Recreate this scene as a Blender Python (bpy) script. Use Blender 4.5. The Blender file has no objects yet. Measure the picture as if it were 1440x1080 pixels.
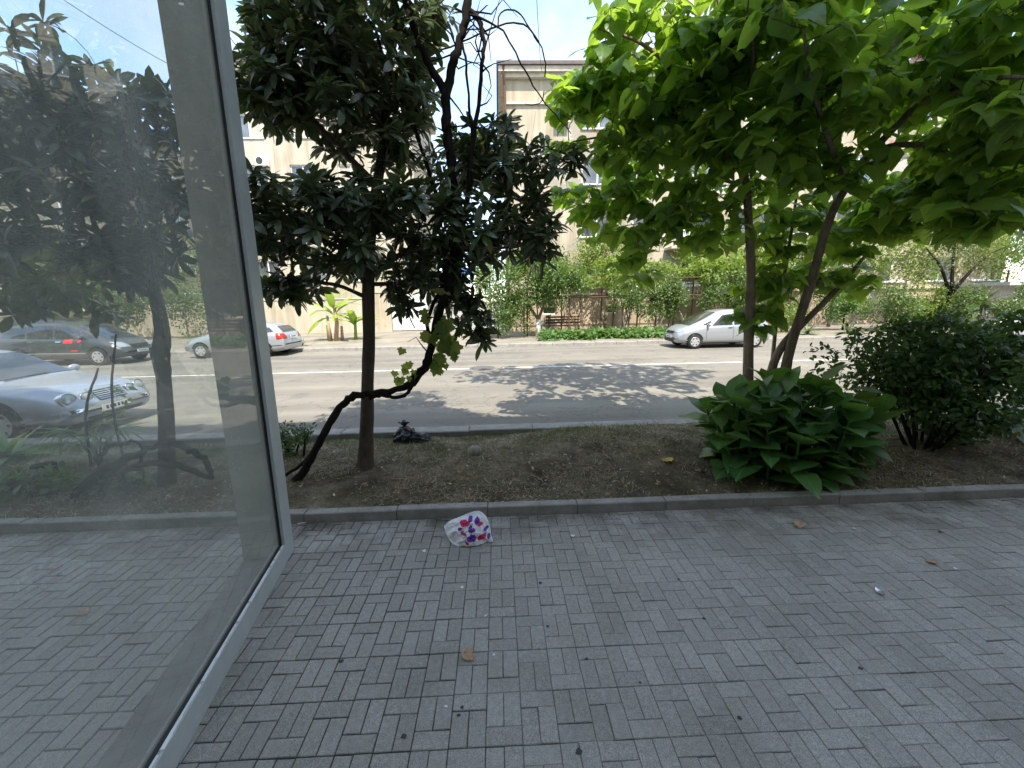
import bpy, bmesh, math, random
import numpy as np
from mathutils import Vector, Matrix
from mathutils.bvhtree import BVHTree
random.seed(7); rng = np.random.default_rng(7)
R = math.radians
scene = bpy.context.scene
C = scene.collection

# ------------------------------------------------------------------ camera
F, PITCH, YAW, ROLL, CAMH = 564.02, 0.204863, 0.0310605, -0.0195754, 2.103   # focal length in pixels of a 1440 px wide picture
_fw = Vector((math.sin(YAW)*math.cos(PITCH), math.cos(YAW)*math.cos(PITCH), -math.sin(PITCH)))
_r = Vector((math.cos(YAW), -math.sin(YAW), 0)); _u = _r.cross(_fw)
_r, _u = _r*math.cos(ROLL)+_u*math.sin(ROLL), -_r*math.sin(ROLL)+_u*math.cos(ROLL)
cam = bpy.data.cameras.new('camera'); camo = bpy.data.objects.new('camera', cam); C.objects.link(camo)
cam.sensor_width = 36; cam.lens = 36*F/1440; cam.clip_start = 0.05; cam.clip_end = 2000
camo.matrix_world = Matrix(((_r.x, _u.x, -_fw.x, 0), (_r.y, _u.y, -_fw.y, 0), (_r.z, _u.z, -_fw.z, CAMH), (0, 0, 0, 1)))
scene.camera = camo

# ------------------------------------------------------------------ light
SUN_EL, SUN_AZ = R(58), R(14)          # behind the camera, a little to the right
SUN_DIR = Vector((math.sin(SUN_AZ)*math.cos(SUN_EL), -math.cos(SUN_AZ)*math.cos(SUN_EL), math.sin(SUN_EL)))
sun = bpy.data.lights.new('sun', 'SUN'); suno = bpy.data.objects.new('sun', sun); C.objects.link(suno)
sun.energy = 2.35; sun.angle = R(0.53); sun.color = (1.0, 0.92, 0.8)
suno.rotation_euler = (-SUN_DIR).to_track_quat('-Z', 'Y').to_euler(); suno.location = (0, 0, 40)
world = bpy.data.worlds.new('World'); scene.world = world; world.use_nodes = True
nt = world.node_tree; nt.nodes.clear()
sky = nt.nodes.new('ShaderNodeTexSky'); sky.sky_type = 'NISHITA'; sky.sun_disc = False
sky.sun_elevation = SUN_EL; sky.sun_rotation = math.atan2(SUN_DIR.x, SUN_DIR.y)
sky.air_density = 1.0; sky.dust_density = 0.6; sky.ozone_density = 1.4
bg = nt.nodes.new('ShaderNodeBackground'); bg.inputs['Strength'].default_value = 0.15
nt.links.new(sky.outputs[0], bg.inputs[0])
cl = nt.nodes.new('ShaderNodeBackground'); cl.inputs[0].default_value = (0.84, 0.92, 1, 1); cl.inputs['Strength'].default_value = 0.4
tc = nt.nodes.new('ShaderNodeTexCoord'); mp = nt.nodes.new('ShaderNodeMapping'); mp.inputs['Scale'].default_value = (1.0, 1.0, 2.2); mp.inputs['Location'].default_value = (3.3, 1.0, 0.4)
nz = nt.nodes.new('ShaderNodeTexNoise'); nz.inputs['Scale'].default_value = 2.1; nz.inputs['Detail'].default_value = 7; nz.inputs['Roughness'].default_value = 0.55
cr = nt.nodes.new('ShaderNodeValToRGB'); cr.color_ramp.elements[0].position = 0.41; cr.color_ramp.elements[1].position = 0.62
mx = nt.nodes.new('ShaderNodeMixShader'); wo = nt.nodes.new('ShaderNodeOutputWorld')
nt.links.new(tc.outputs['Generated'], mp.inputs[0]); nt.links.new(mp.outputs[0], nz.inputs[0]); nt.links.new(nz.outputs[0], cr.inputs[0])
nt.links.new(cr.outputs[0], mx.inputs[0]); nt.links.new(bg.outputs[0], mx.inputs[1]); nt.links.new(cl.outputs[0], mx.inputs[2]); nt.links.new(mx.outputs[0], wo.inputs[0])
scene.view_settings.view_transform = 'Standard'; scene.view_settings.look = 'None'
scene.view_settings.gamma = 1; scene.view_settings.use_curve_mapping = False
scene.view_settings.exposure = 1.95
scene.render.engine = 'CYCLES'
scene.cycles.max_bounces = 10; scene.cycles.transparent_max_bounces = 16; scene.cycles.transmission_bounces = 8
scene.cycles.use_denoising = True

# ------------------------------------------------------------------ helpers: places
def ray(px, py): return _fw + _r*((px-720)/F) - _u*((py-540)/F)
def G(px, py, z=0.0):
    d = ray(px, py); return Vector((0, 0, CAMH)) + d*((z-CAMH)/d.z)
def AT(px, py, Y):
    d = ray(px, py); return Vector((0, 0, CAMH)) + d*(Y/d.y)
def PX(p):
    d = Vector(p)-Vector((0, 0, CAMH)); z = d.dot(_fw)
    if z < .05: return None
    return 720+F*d.dot(_r)/z, 540-F*d.dot(_u)/z, z
KY0, KY1 = 3.66, 3.765         # kerb along the pavement
RK0, RK1 = 6.02, 6.30          # kerb along the road
FK = 18.55                     # far kerb
FAR = 27.0                     # far facade
def vnoise(x, y, s):
    return math.sin(x*1.7*s+1.3)*math.cos(y*2.1*s-.7)+.5*math.sin(x*3.9*s-y*2.7*s+2.1)+.3*math.cos(x*7.1*s+y*6.3*s)
def hsoil(x, y):
    t = min(1, max(0, (y-KY1)/(RK0-KY1)))
    end = 0.03+0.11*(1/(1+math.exp(-(x-.6)*3)))
    m = 0.075*(1-t)+end*t + 0.11*math.sin(math.pi*t)**1.2*(1+.25*math.sin(x*.9))
    edge = min(1, t*9)
    return m + edge*(.014*vnoise(x, y, 1.3)+.008*vnoise(x+5, y, 4.1))*min(1, (1-t)*9+.2)
def GS(px, py):
    z = .12
    for _ in range(6):
        p = G(px, py, z); z = hsoil(p.x, p.y)
    return G(px, py, z)

# ------------------------------------------------------------------ helpers: materials
class NT:
    def __init__(s, name):
        s.m = bpy.data.materials.new(name); s.m.use_nodes = True; s.t = s.m.node_tree; s.t.nodes.clear()
        s.out = s.t.nodes.new('ShaderNodeOutputMaterial')
    def n(s, typ, **k):
        nd = s.t.nodes.new('ShaderNode'+typ)
        for a, b in k.items():
            if a in ('operation', 'blend_type', 'data_type', 'attribute_name', 'wave_type', 'feature', 'distance', 'bands_direction', 'noise_dimensions', 'invert'): setattr(nd, a, b)
            else: s.set(nd, a, b)
        return nd
    def set(s, nd, a, b):
        i = nd.inputs[int(a[1:])] if a[0] == 'i' and a[1:].isdigit() else nd.inputs[a.replace('_', ' ')]
        if isinstance(b, bpy.types.NodeSocket): s.t.links.new(b, i)
        elif isinstance(b, bpy.types.Node): s.t.links.new(b.outputs[0], i)
        else: i.default_value = b
    def noise(s, vec, scale, detail=4, rough=.5, dist=0):
        nd = s.n('TexNoise', Scale=scale, Detail=detail, Roughness=rough, Distortion=dist)
        if vec is not None: s.set(nd, 'Vector', vec)
        return nd.outputs[0]
    def ramp(s, fac, stops):
        nd = s.n('ValToRGB', i0=fac); e = nd.color_ramp.elements
        while len(e) < len(stops): e.new(.5)
        for k, (p, c) in enumerate(stops):
            e[k].position = p; e[k].color = (*c, 1) if len(c) == 3 else c
        return nd.outputs[0]
    def mix(s, f, a, b, t='MIX'):
        nd = s.n('Mix', data_type='RGBA', blend_type=t)
        for i, v in ((0, f), (6, a), (7, b)):
            if isinstance(v, bpy.types.NodeSocket): s.t.links.new(v, nd.inputs[i])
            elif isinstance(v, (int, float)): nd.inputs[i].default_value = v
            else: nd.inputs[i].default_value = (*v, 1) if len(v) == 3 else v
        return nd.outputs[2]
    def math(s, op, a, b=0.0):
        nd = s.n('Math', operation=op, i0=a, i1=b); return nd.outputs[0]
    def pos(s): return s.n('NewGeometry').outputs['Position']
    def obj(s): return s.n('TexCoord').outputs['Object']
    def rnd(s): return s.n('ObjectInfo').outputs['Random']
    def bump(s, h, strength=.3, dist=.01):
        return s.n('Bump', Height=h, Strength=strength, Distance=dist).outputs[0]
    def pr(s, col, rough=.6, metal=0, bump=None, spec=.5, **k):
        p = s.n('BsdfPrincipled')
        if not isinstance(col, bpy.types.NodeSocket): col = (*col, 1) if len(col) == 3 else col
        s.set(p, 'Base Color', col); s.set(p, 'Roughness', rough); s.set(p, 'Metallic', metal); s.set(p, 'Specular IOR Level', spec)
        for a, b in k.items(): s.set(p, a, b)
        if bump is not None: s.set(p, 'Normal', bump)
        return p.outputs[0]
    def done(s, sh):
        s.t.links.new(sh, s.out.inputs[0]); return s.m
M = {}
def simple(name, col, rough=.6, metal=0, var=.15, scale=12, bump=.1, spec=.5, **k):
    s = NT(name); v = s.noise(s.obj(), scale, 5, .6)
    c = s.ramp(v, [(.25, tuple(x*(1-var) for x in col)), (.75, tuple(min(1, x*(1+var)) for x in col))])
    M[name] = s.done(s.pr(c, rough, metal, s.bump(v, bump, .005), spec, **k)); return M[name]

# paving bricks
s = NT('paver'); p = s.pos(); r_ = s.rnd()
at = s.n('Attribute', attribute_name='tone').outputs['Fac']
tone = s.math('FRACT', s.math('ADD', s.math('MULTIPLY', r_, 7.31), at))
base = s.ramp(tone, [(0, (.315, .303, .276)), (.5, (.345, .332, .302)), (1, (.375, .361, .33))])
sp = s.noise(p, 260, 2, .6); spk = s.ramp(sp, [(.33, (.55, .55, .55)), (.5, (1, 1, 1)), (.68, (1.35, 1.35, 1.33))])
c = s.mix(1, base, spk, 'MULTIPLY')
gr = s.noise(p, 38, 4, .7); c = s.mix(1, c, s.ramp(gr, [(.3, (.8, .8, .8)), (.7, (1.12, 1.12, 1.1))]), 'MULTIPLY')
big = s.noise(p, 1.1, 5, .6); c = s.mix(1, c, s.ramp(big, [(.33, (.82, .81, .78)), (.52, (1, 1, 1)), (.75, (1.08, 1.08, 1.08))]), 'MULTIPLY')
# dirt washed over the edge of the bed lies along the kerb
sx = s.n('SeparateXYZ', Vector=p); e1 = s.n('MapRange', Value=sx.outputs[1]); e1.inputs[1].default_value = 2.9; e1.inputs[2].default_value = 3.62
dn = s.noise(p, 2.3, 5, .65); dm = s.math('MULTIPLY', e1.outputs[0], s.ramp(dn, [(.42, (0, 0, 0)), (.62, (.8, .8, .8))]))
c = s.mix(dm, c, (.085, .075, .058))
M['paver'] = s.done(s.pr(c, .86, 0, s.bump(sp, .35, .003), .3))
# concrete kerb
s = NT('kerb'); p = s.pos(); v = s.noise(p, 5, 6, .65); v2 = s.noise(p, 120, 2)
c = s.mix(1, s.ramp(v, [(.3, (.22, .21, .185)), (.55, (.31, .3, .275)), (.75, (.38, .37, .34))]), s.ramp(v2, [(.3, (.8, .8, .8)), (.7, (1.1, 1.1, 1.1))]), 'MULTIPLY')
M['kerb'] = s.done(s.pr(c, .9, 0, s.bump(v2, .4, .004), .3))
s = NT('joint_sand'); v = s.noise(s.pos(), 30, 4)
M['joint_sand'] = s.done(s.pr(s.ramp(v, [(.3, (.024, .023, .018)), (.6, (.06, .056, .044)), (.75, (.07, .085, .04))]), .95))
# soil
s = NT('soil'); p = s.pos(); v = s.noise(p, 2.2, 6, .65); v2 = s.noise(p, 45, 5, .7); v3 = s.noise(p, 190, 2)
c = s.ramp(v, [(.34, (.062, .05, .036)), (.5, (.145, .122, .086)), (.66, (.27, .235, .165))])
c = s.mix(1, c, s.ramp(v2, [(.3, (.55, .53, .5)), (.5, (1, 1, 1)), (.72, (1.5, 1.45, 1.3))]), 'MULTIPLY')
g = s.noise(p, 1.6, 4); c = s.mix(s.ramp(g, [(.52, (0, 0, 0)), (.7, (.45, .45, .45))]), c, (.1, .095, .035))
h = s.math('ADD', s.math('MULTIPLY', v2, .7), s.math('MULTIPLY', v3, .3))
M['soil'] = s.done(s.pr(c, 1, 0, s.bump(h, 1, .03), .1))
# asphalt
s = NT('asphalt'); p = s.pos(); v = s.noise(p, .35, 6, .6); v2 = s.noise(p, 160, 2)
mpg = s.n('Mapping', Vector=p); mpg.inputs['Scale'].default_value = (.06, 1.2, 1); tr = s.noise(mpg.outputs[0], 1.0, 4, .55)
c = s.ramp(v, [(.3, (.19, .177, .15)), (.6, (.23, .215, .182)), (.8, (.262, .245, .205))])
c = s.mix(1, c, s.ramp(tr, [(.35, (.78, .78, .79)), (.6, (1.06, 1.06, 1.05))]), 'MULTIPLY')
c = s.mix(1, c, s.ramp(v2, [(.3, (.72, .72, .72)), (.7, (1.2, 1.2, 1.2))]), 'MULTIPLY')
for sc_, w_ in ((.16, .0016), (.3, .0012)):
    ck = s.math('ABSOLUTE', s.math('SUBTRACT', s.noise(p, sc_, 9, .62), .5)); c = s.mix(s.ramp(ck, [(0, (.6, .6, .6)), (w_, (.5, .5, .5)), (w_*2, (0, 0, 0))]), c, (.075, .07, .065))
pt = s.noise(p, .9, 3, .4); c = s.mix(s.ramp(pt, [(.66, (0, 0, 0)), (.7, (.35, .35, .35))]), c, (.1, .1, .1))
M['asphalt'] = s.done(s.pr(c, .9, 0, s.bump(v2, .5, .006), .25))
s = NT('road_paint'); v = s.noise(s.pos(), 9, 5, .75)
M['road_paint'] = s.done(s.pr(s.ramp(v, [(.38, (.3, .29, .27)), (.52, (.66, .65, .62))]), .8))
s = NT('dusty_ground'); p = s.pos(); v = s.noise(p, .6, 6, .65); v2 = s.noise(p, 25, 4, .7)
c = s.mix(1, s.ramp(v, [(.3, (.2, .175, .13)), (.6, (.29, .265, .22)), (.8, (.34, .32, .27))]), s.ramp(v2, [(.3, (.75, .75, .75)), (.7, (1.15, 1.15, 1.15))]), 'MULTIPLY')
M['dusty_ground'] = s.done(s.pr(c, .95, 0, s.bump(v2, .5, .02), .2))
# plaster of the facades: paint fallen off in patches, grey render, brick beneath
def plaster(name, a, b, under, brick, thr=.6):
    s = NT(name); p = s.pos(); v = s.noise(p, .55, 6, .62); v2 = s.noise(p, 14, 5, .7); v3 = s.noise(p, .27, 7, .7, .4)
    c = s.ramp(v, [(.3, a), (.7, b)])
    st = s.n('Mapping', Vector=p); st.inputs['Scale'].default_value = (1.6, 1.6, .12); sv = s.noise(st.outputs[0], 1.2, 5, .6)
    c = s.mix(1, c, s.ramp(sv, [(.3, (.66, .63, .58)), (.58, (1, 1, 1))]), 'MULTIPLY')
    k = s.ramp(v3, [(thr, (0, 0, 0)), (thr+.015, (1, 1, 1))]); c = s.mix(k, c, s.mix(v2, under, tuple(x*.6 for x in under)))
    bt = s.n('TexBrick', Scale=3.5, Color1=(*brick, 1), Color2=(*[x*.75 for x in brick], 1), Mortar=(.45, .4, .34, 1))
    rt = s.n('Mapping', Vector=p); rt.inputs['Rotation'].default_value = (R(90), 0, 0); s.set(bt, 'Vector', rt.outputs[0])
    k2 = s.ramp(v3, [(thr+.07, (0, 0, 0)), (thr+.085, (1, 1, 1))]); c = s.mix(k2, c, bt.outputs[0])
    M[name] = s.done(s.pr(c, .92, 0, s.bump(s.math('SUBTRACT', v2, s.math('MULTIPLY', k, 1.5)), .35, .02), .2))
plaster('plaster_cream', (.4, .345, .255), (.5, .44, .335), (.4, .36, .29), (.36, .13, .07), .555)
plaster('plaster_pale', (.44, .39, .3), (.53, .48, .38), (.42, .39, .33), (.36, .14, .08), .66)
plaster('plaster_base', (.43, .34, .25), (.55, .45, .34), (.34, .3, .25), (.36, .15, .09), .6)
plaster('plaster_grey', (.4, .39, .36), (.5, .48, .44), (.34, .33, .3), (.3, .15, .1), .66)
simple('cornice', (.5, .45, .37), .85, var=.25, scale=3, bump=.3)
simple('roof_edge', (.1, .075, .06), .7, var=.3, scale=4)
simple('brick_chimney', (.28, .13, .09), .9, var=.4, scale=9, bump=.4)
simple('rust_iron', (.11, .055, .035), .8, var=.4, scale=25, bump=.4)
simple('dark_iron', (.035, .033, .03), .6, var=.3, scale=25)
simple('white_plastic', (.78, .78, .76), .45, var=.05)
simple('white_gate', (.7, .71, .72), .5, var=.12, scale=3)
simple('curtain', (.42, .36, .31), .9, var=.25, scale=5)
simple('wood', (.16, .09, .055), .8, var=.35, scale=16, bump=.3)
simple('alu', (.46, .49, .5), .45, .15, var=.1, scale=7, bump=.08)
simple('alu_inner', (.4, .38, .32), .75, 0, var=.25, scale=2.5, bump=.1)
simple('alu_white', (.8, .82, .82), .5, var=.1, scale=40)
simple('sill_dust', (.19, .182, .16), .9, 0, var=.35, scale=6, bump=.2)
simple('gasket', (.012, .013, .013), .6, var=.2)
simple('stone', (.26, .235, .2), .9, var=.3, scale=18, bump=.5)
simple('iron_cover', (.14, .13, .12), .7, .3, var=.3, scale=30, bump=.4)
simple('cable_black', (.015, .015, .017), .6, var=.1)
simple('tyre', (.018, .018, .018), .85, var=.2)
simple('rim', (.62, .63, .65), .3, .6, var=.05)
simple('car_black', (.012, .012, .013), .45, var=.1)
simple('chrome', (.7, .72, .73), .12, 1.0, var=.03)
simple('plate', (.75, .75, .72), .4, var=.05)
simple('red_lamp', (.32, .03, .02), .15, var=.1)
simple('patch_red', (.72, .03, .05), .3, var=.1)
simple('dead_leaf', (.3, .17, .08), .8, var=.4, scale=30)
simple('tan_leaf', (.42, .27, .17), .8, var=.3, scale=40)
simple('yellow_leaf', (.45, .3, .05), .7, var=.35, scale=25)
simple('paper', (.75, .75, .78), .6, var=.08, scale=30)
simple('foil', (.55, .55, .56), .25, .8, var=.3, scale=30)
simple('gum', (.045, .043, .042), .8, var=.2)
simple('white_lime', (.7, .68, .62), .9, var=.15)
simple('grey_block', (.42, .43, .42), .9, var=.2, scale=3, bump=.3)
simple('blue_sheet', (.1, .25, .6), .5, var=.1)
s = NT('lamp_glass'); M['lamp_glass'] = s.done(s.pr((.34, .38, .4), .1, .2, spec=.8))
s = NT('car_glass'); v = s.noise(s.obj(), 2); M['car_glass'] = s.done(s.pr(s.ramp(v, [(.3, (.02, .024, .026)), (.7, (.05, .058, .06))]), .06, 0, None, .9))
s = NT('window_pane'); v = s.noise(s.pos(), .8); M['window_pane'] = s.done(s.pr(s.ramp(v, [(.35, (.05, .055, .06)), (.65, (.16, .17, .18))]), .08, 0, None, .9))
def paint(name, col):
    s = NT(name); v = s.noise(s.obj(), 1.2, 5, .6); sx = s.n('SeparateXYZ', Vector=s.obj())
    dirt = s.n('MapRange', Value=sx.outputs[2]); dirt.inputs[1].default_value = .6; dirt.inputs[2].default_value = .15; dirt.inputs[3].default_value = 0; dirt.inputs[4].default_value = .35
    c = s.mix(s.math('MULTIPLY', dirt.outputs[0], v), col, (.2, .17, .13))
    M[name] = s.done(s.pr(c, .28, .35, None, .5, Coat_Weight=.6, Coat_Roughness=.06))
paint('paint_silver', (.36, .385, .41)); paint('paint_silver_blue', (.36, .40, .47)); paint('paint_graphite', (.075, .08, .085)); paint('paint_white', (.78, .79, .8)); paint('paint_black', (.012, .013, .015))
# dusty window glass
s = NT('pane_glass'); fr = s.n('Fresnel', IOR=1.85); gl = s.n('BsdfGlossy', Roughness=0.0); gl.inputs[0].default_value = (1, 1, 1, 1)
tr = s.n('BsdfTransparent'); tr.inputs[0].default_value = (.84, .9, .88, 1)
m1 = s.n('MixShader', i0=fr.outputs[0]); s.t.links.new(tr.outputs[0], m1.inputs[1]); s.t.links.new(gl.outputs[0], m1.inputs[2])
df = s.n('BsdfDiffuse', Color=(.62, .64, .6, 1)); tl = s.n('BsdfTranslucent', Color=(.62, .66, .62, 1)); m2 = s.n('MixShader', i0=.6); s.t.links.new(df.outputs[0], m2.inputs[1]); s.t.links.new(tl.outputs[0], m2.inputs[2])
p = s.pos(); dmap = s.n('Mapping', Vector=p); dmap.inputs['Scale'].default_value = (1, 1, .45); d1 = s.noise(dmap.outputs[0], 1.7, 6, .65); d2 = s.noise(p, 60, 3, .7)
dust = s.ramp(d1, [(.3, (.14, .14, .14)), (.75, (.38, .38, .38))]); dust = s.math('MULTIPLY', dust, s.ramp(d2, [(.3, (.9, .9, .9)), (.75, (1.1, 1.1, 1.1))]))
m3 = s.n('MixShader', i0=dust); s.t.links.new(m1.outputs[0], m3.inputs[1]); s.t.links.new(m2.outputs[0], m3.inputs[2])
M['pane_glass'] = s.done(m3.outputs[0])
# bark
def bark(name, a, b, sc=9):
    s = NT(name); mpn = s.n('Mapping', Vector=s.obj()); mpn.inputs['Scale'].default_value = (1, 1, .3); v = s.noise(mpn.outputs[0], sc*3, 6, .7, .5); v2 = s.noise(s.obj(), 3, 4)
    c = s.mix(1, s.ramp(v, [(.3, a), (.7, b)]), s.ramp(v2, [(.3, (.7, .7, .7)), (.7, (1.15, 1.15, 1.15))]), 'MULTIPLY')
    M[name] = s.done(s.pr(c, .92, 0, s.bump(v, .6, .02), .15))
bark('bark_grey', (.06, .05, .038), (.13, .105, .08)); bark('bark_brown', (.17, .125, .095), (.34, .26, .2)); bark('bark_dark', (.009, .008, .007), (.028, .023, .02)); bark('bark_tan', (.12, .1, .07), (.24, .2, .14))
# leaves (u runs across the blade, v along it)
def leafmat(name, dark, light, trans, tfac=.35, rough=.42, vein=.35, nv=9, spec=.5):
    s = NT(name); uv = s.n('SeparateXYZ', Vector=s.n('TexCoord').outputs['UV'])
    at = s.n('Attribute', attribute_name='tone').outputs['Fac']; tone = s.math('FRACT', s.math('ADD', s.math('MULTIPLY', s.rnd(), 5.17), at))
    c = s.mix(tone, dark, light)
    ax = s.math('ABSOLUTE', s.math('SUBTRACT', uv.outputs[0], .5))
    mid = s.math('LESS_THAN', ax, .022)
    w = s.math('SINE', s.math('MULTIPLY', s.math('SUBTRACT', uv.outputs[1], s.math('MULTIPLY', ax, .55)), nv*6.283))
    side = s.math('MULTIPLY', s.math('GREATER_THAN', w, .93), .45)
    vn = s.math('MULTIPLY', s.math('MAXIMUM', mid, side), vein)
    c = s.mix(vn, c, tuple(min(1, x*1.8+.03) for x in light))
    uvo = s.n('VectorMath', operation='ADD', i0=s.n('TexCoord').outputs['UV'], i1=s.n('CombineXYZ', X=s.math('MULTIPLY', tone, 37.0), Y=s.math('MULTIPLY', tone, 11.0)).outputs[0]).outputs[0]
    sick = s.math('MULTIPLY', s.math('GREATER_THAN', tone, .985), .6); c = s.mix(sick, c, (.32, .27, .05))
    c = s.mix(s.ramp(s.noise(uvo, 5.5, 4, .6), [(.66, (0, 0, 0)), (.7, (.6, .6, .6))]), c, (.13, .085, .03))
    bl = s.noise(uvo, 4, 3); c = s.mix(1, c, s.ramp(bl, [(.3, (.85, .85, .85)), (.7, (1.12, 1.12, 1.05))]), 'MULTIPLY')
    d = s.pr(c, rough, 0, s.bump(w, .12, .004), spec)
    t = s.n('BsdfTranslucent', Color=s.mix(tone, trans, tuple(x*1.15 for x in trans)))
    m = s.n('MixShader', i0=tfac); s.t.links.new(d, m.inputs[1]); s.t.links.new(t.outputs[0], m.inputs[2])
    M[name] = s.done(m.outputs[0])
leafmat('leaf_loquat', (.034, .056, .03), (.085, .125, .058), (.18, .25, .06), .16, .3, .3, 9, .6)
leafmat('leaf_catalpa', (.04, .1, .02), (.13, .25, .05), (.46, .68, .07), .46, .42, .3, 5)
leafmat('leaf_canna', (.036, .105, .03), (.07, .165, .045), (.2, .4, .05), .3, .36, .55, 14)
leafmat('leaf_shrub', (.022, .055, .013), (.06, .125, .03), (.16, .3, .04), .28, .5, .2, 5)
leafmat('leaf_citrus', (.045, .095, .022), (.1, .17, .045), (.26, .38, .06), .3, .42, .2, 5)
leafmat('leaf_lime', (.095, .155, .022), (.17, .25, .04), (.36, .5, .06), .35, .5, .2, 5)
leafmat('leaf_ground', (.05, .12, .03), (.12, .22, .06), (.26, .42, .08), .3, .45, .25, 5)
leafmat('leaf_banana', (.13, .26, .04), (.24, .36, .07), (.5, .66, .1), .4, .45, .4, 16)
leafmat('leaf_yucca', (.08, .12, .06), (.16, .21, .11), (.3, .38, .12), .2, .45, .2, 2)
leafmat('leaf_grape', (.06, .11, .02), (.12, .18, .04), (.4, .5, .08), .4, .55, .35, 5)
leafmat('leaf_olive_brown', (.04, .045, .014), (.085, .105, .025), (.22, .28, .05), .3, .5, .2, 5)
s = NT('dry_grass'); at = s.n('Attribute', attribute_name='tone').outputs['Fac']
M['dry_grass'] = s.done(s.pr(s.ramp(at, [(0, (.11, .085, .05)), (.5, (.24, .2, .12)), (.8, (.38, .33, .2)), (1, (.54, .49, .37))]), .9))
s = NT('green_grass'); at = s.n('Attribute', attribute_name='tone').outputs['Fac']
M['green_grass'] = s.done(s.pr(s.ramp(at, [(0, (.07, .1, .022)), (.6, (.14, .17, .04)), (1, (.25, .22, .09))]), .8))
s = NT('black_bag'); v = s.noise(s.obj(), 11, 5, .6, .6); M['black_bag'] = s.done(s.pr((.012, .012, .014), .22, 0, s.bump(v, .9, .03), .6))

# ------------------------------------------------------------------ helpers: meshes
def new_mesh(name, V, Fs, mat, parent=None, smooth=False, tone=None, uv=None):
    me = bpy.data.meshes.new(name); me.from_pydata([tuple(v) for v in V], [], Fs)
    mats = mat if isinstance(mat, (list, tuple)) else [mat]
    for m_ in mats: me.materials.append(M[m_] if isinstance(m_, str) else m_)
    if smooth: me.polygons.foreach_set('use_smooth', [True]*len(me.polygons))
    if tone is not None: me.attributes.new('tone', 'FLOAT', 'POINT').data.foreach_set('value', np.asarray(tone, dtype=np.float32))
    if uv is not None:
        lay = me.uv_layers.new(name='UVMap'); idx = np.zeros(len(me.loops), dtype=np.int32); me.loops.foreach_get('vertex_index', idx)
        lay.data.foreach_set('uv', np.asarray(uv, dtype=np.float32)[idx].ravel())
    me.update()
    return link(name, me, parent)
def link(name, me, parent=None, mw=None):
    o = bpy.data.objects.new(name, me); C.objects.link(o)
    if parent is not None: o.parent = parent
    if mw is not None: o.matrix_local = mw
    return o
def tag(o, label=None, cat=None, group=None, kind=None):
    if label: o['label'] = label
    if cat: o['category'] = cat
    if group: o['group'] = group
    if kind: o['kind'] = kind
    return o
def thing(name, loc, label, cat, group=None, rz=0):
    o = bpy.data.objects.new(name, None); C.objects.link(o); o.location = loc; o.rotation_euler.z = rz; o.empty_display_size = .2
    return tag(o, label, cat, group)
class MB:
    def __init__(s): s.V = []; s.F = []; s.T = []
    def add(s, V, Fs, tone=0.0):
        n = len(s.V); s.V += [tuple(v) for v in V]; s.F += [tuple(i+n for i in f) for f in Fs]; s.T += [tone]*len(V)
    def box(s, x0, x1, y0, y1, z0, z1, tone=0.0):
        s.add([(x0, y0, z0), (x1, y0, z0), (x1, y1, z0), (x0, y1, z0), (x0, y0, z1), (x1, y0, z1), (x1, y1, z1), (x0, y1, z1)],
              [(0, 3, 2, 1), (4, 5, 6, 7), (0, 1, 5, 4), (1, 2, 6, 5), (2, 3, 7, 6), (3, 0, 4, 7)], tone)
    def cbox(s, x0, x1, y0, y1, z0, z1, b=.004, tone=0.0):      # box with a chamfered upper rim
        s.add([(x0, y0, z0), (x1, y0, z0), (x1, y1, z0), (x0, y1, z0), (x0, y0, z1-b), (x1, y0, z1-b), (x1, y1, z1-b), (x0, y1, z1-b),
               (x0+b, y0+b, z1), (x1-b, y0+b, z1), (x1-b, y1-b, z1), (x0+b, y1-b, z1)],
              [(0, 3, 2, 1), (0, 1, 5, 4), (1, 2, 6, 5), (2, 3, 7, 6), (3, 0, 4, 7), (4, 5, 9, 8), (5, 6, 10, 9), (6, 7, 11, 10), (7, 4, 8, 11), (8, 9, 10, 11)], tone)
    def tube(s, pts, rad, n=7, cap=True, rough=0.0):
        pts = [Vector(p) for p in pts]; m = len(pts); rad = rad if isinstance(rad, (list, tuple)) else [rad]*m
        t = (pts[1]-pts[0]).normalized(); a = t.orthogonal().normalized(); V = []; Fs = []
        for i, p in enumerate(pts):
            t = (pts[min(i+1, m-1)]-pts[max(i-1, 0)])
            if t.length < 1e-9: t = Vector((0, 0, 1))
            t.normalize(); a = (a-t*a.dot(t))
            if a.length < 1e-6: a = t.orthogonal()
            a.normalize(); b = t.cross(a)
            for k in range(n):
                an = 2*math.pi*k/n; rr = rad[i]*(1+rough*(random.random()-.5)*2); V.append(p+(a*math.cos(an)+b*math.sin(an))*rr)
        for i in range(m-1):
            for k in range(n): Fs.append((i*n+k, i*n+(k+1) % n, (i+1)*n+(k+1) % n, (i+1)*n+k))
        if cap: Fs.append(tuple(range(n-1, -1, -1))); Fs.append(tuple((m-1)*n+k for k in range(n)))
        s.add(V, Fs)
    def lathe(s, prof, c=(0, 0, 0), axis='z', n=24):
        V = []; Fs = []; m = len(prof)
        for r, z in prof:
            for k in range(n):
                a = 2*math.pi*k/n; x, y = r*math.cos(a), r*math.sin(a)
                V.append((c[0]+x, c[1]+y, c[2]+z) if axis == 'z' else (c[0]+x, c[1]+z, c[2]+y) if axis == 'y' else (c[0]+z, c[1]+x, c[2]+y))
        for i in range(m-1):
            for k in range(n): Fs.append((i*n+k, i*n+(k+1) % n, (i+1)*n+(k+1) % n, (i+1)*n+k))
        s.add(V, Fs)
    def build(s, name, mat, parent=None, smooth=False, tone=False):
        return new_mesh(name, s.V, s.F, mat, parent, smooth, s.T if tone else None)
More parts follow.
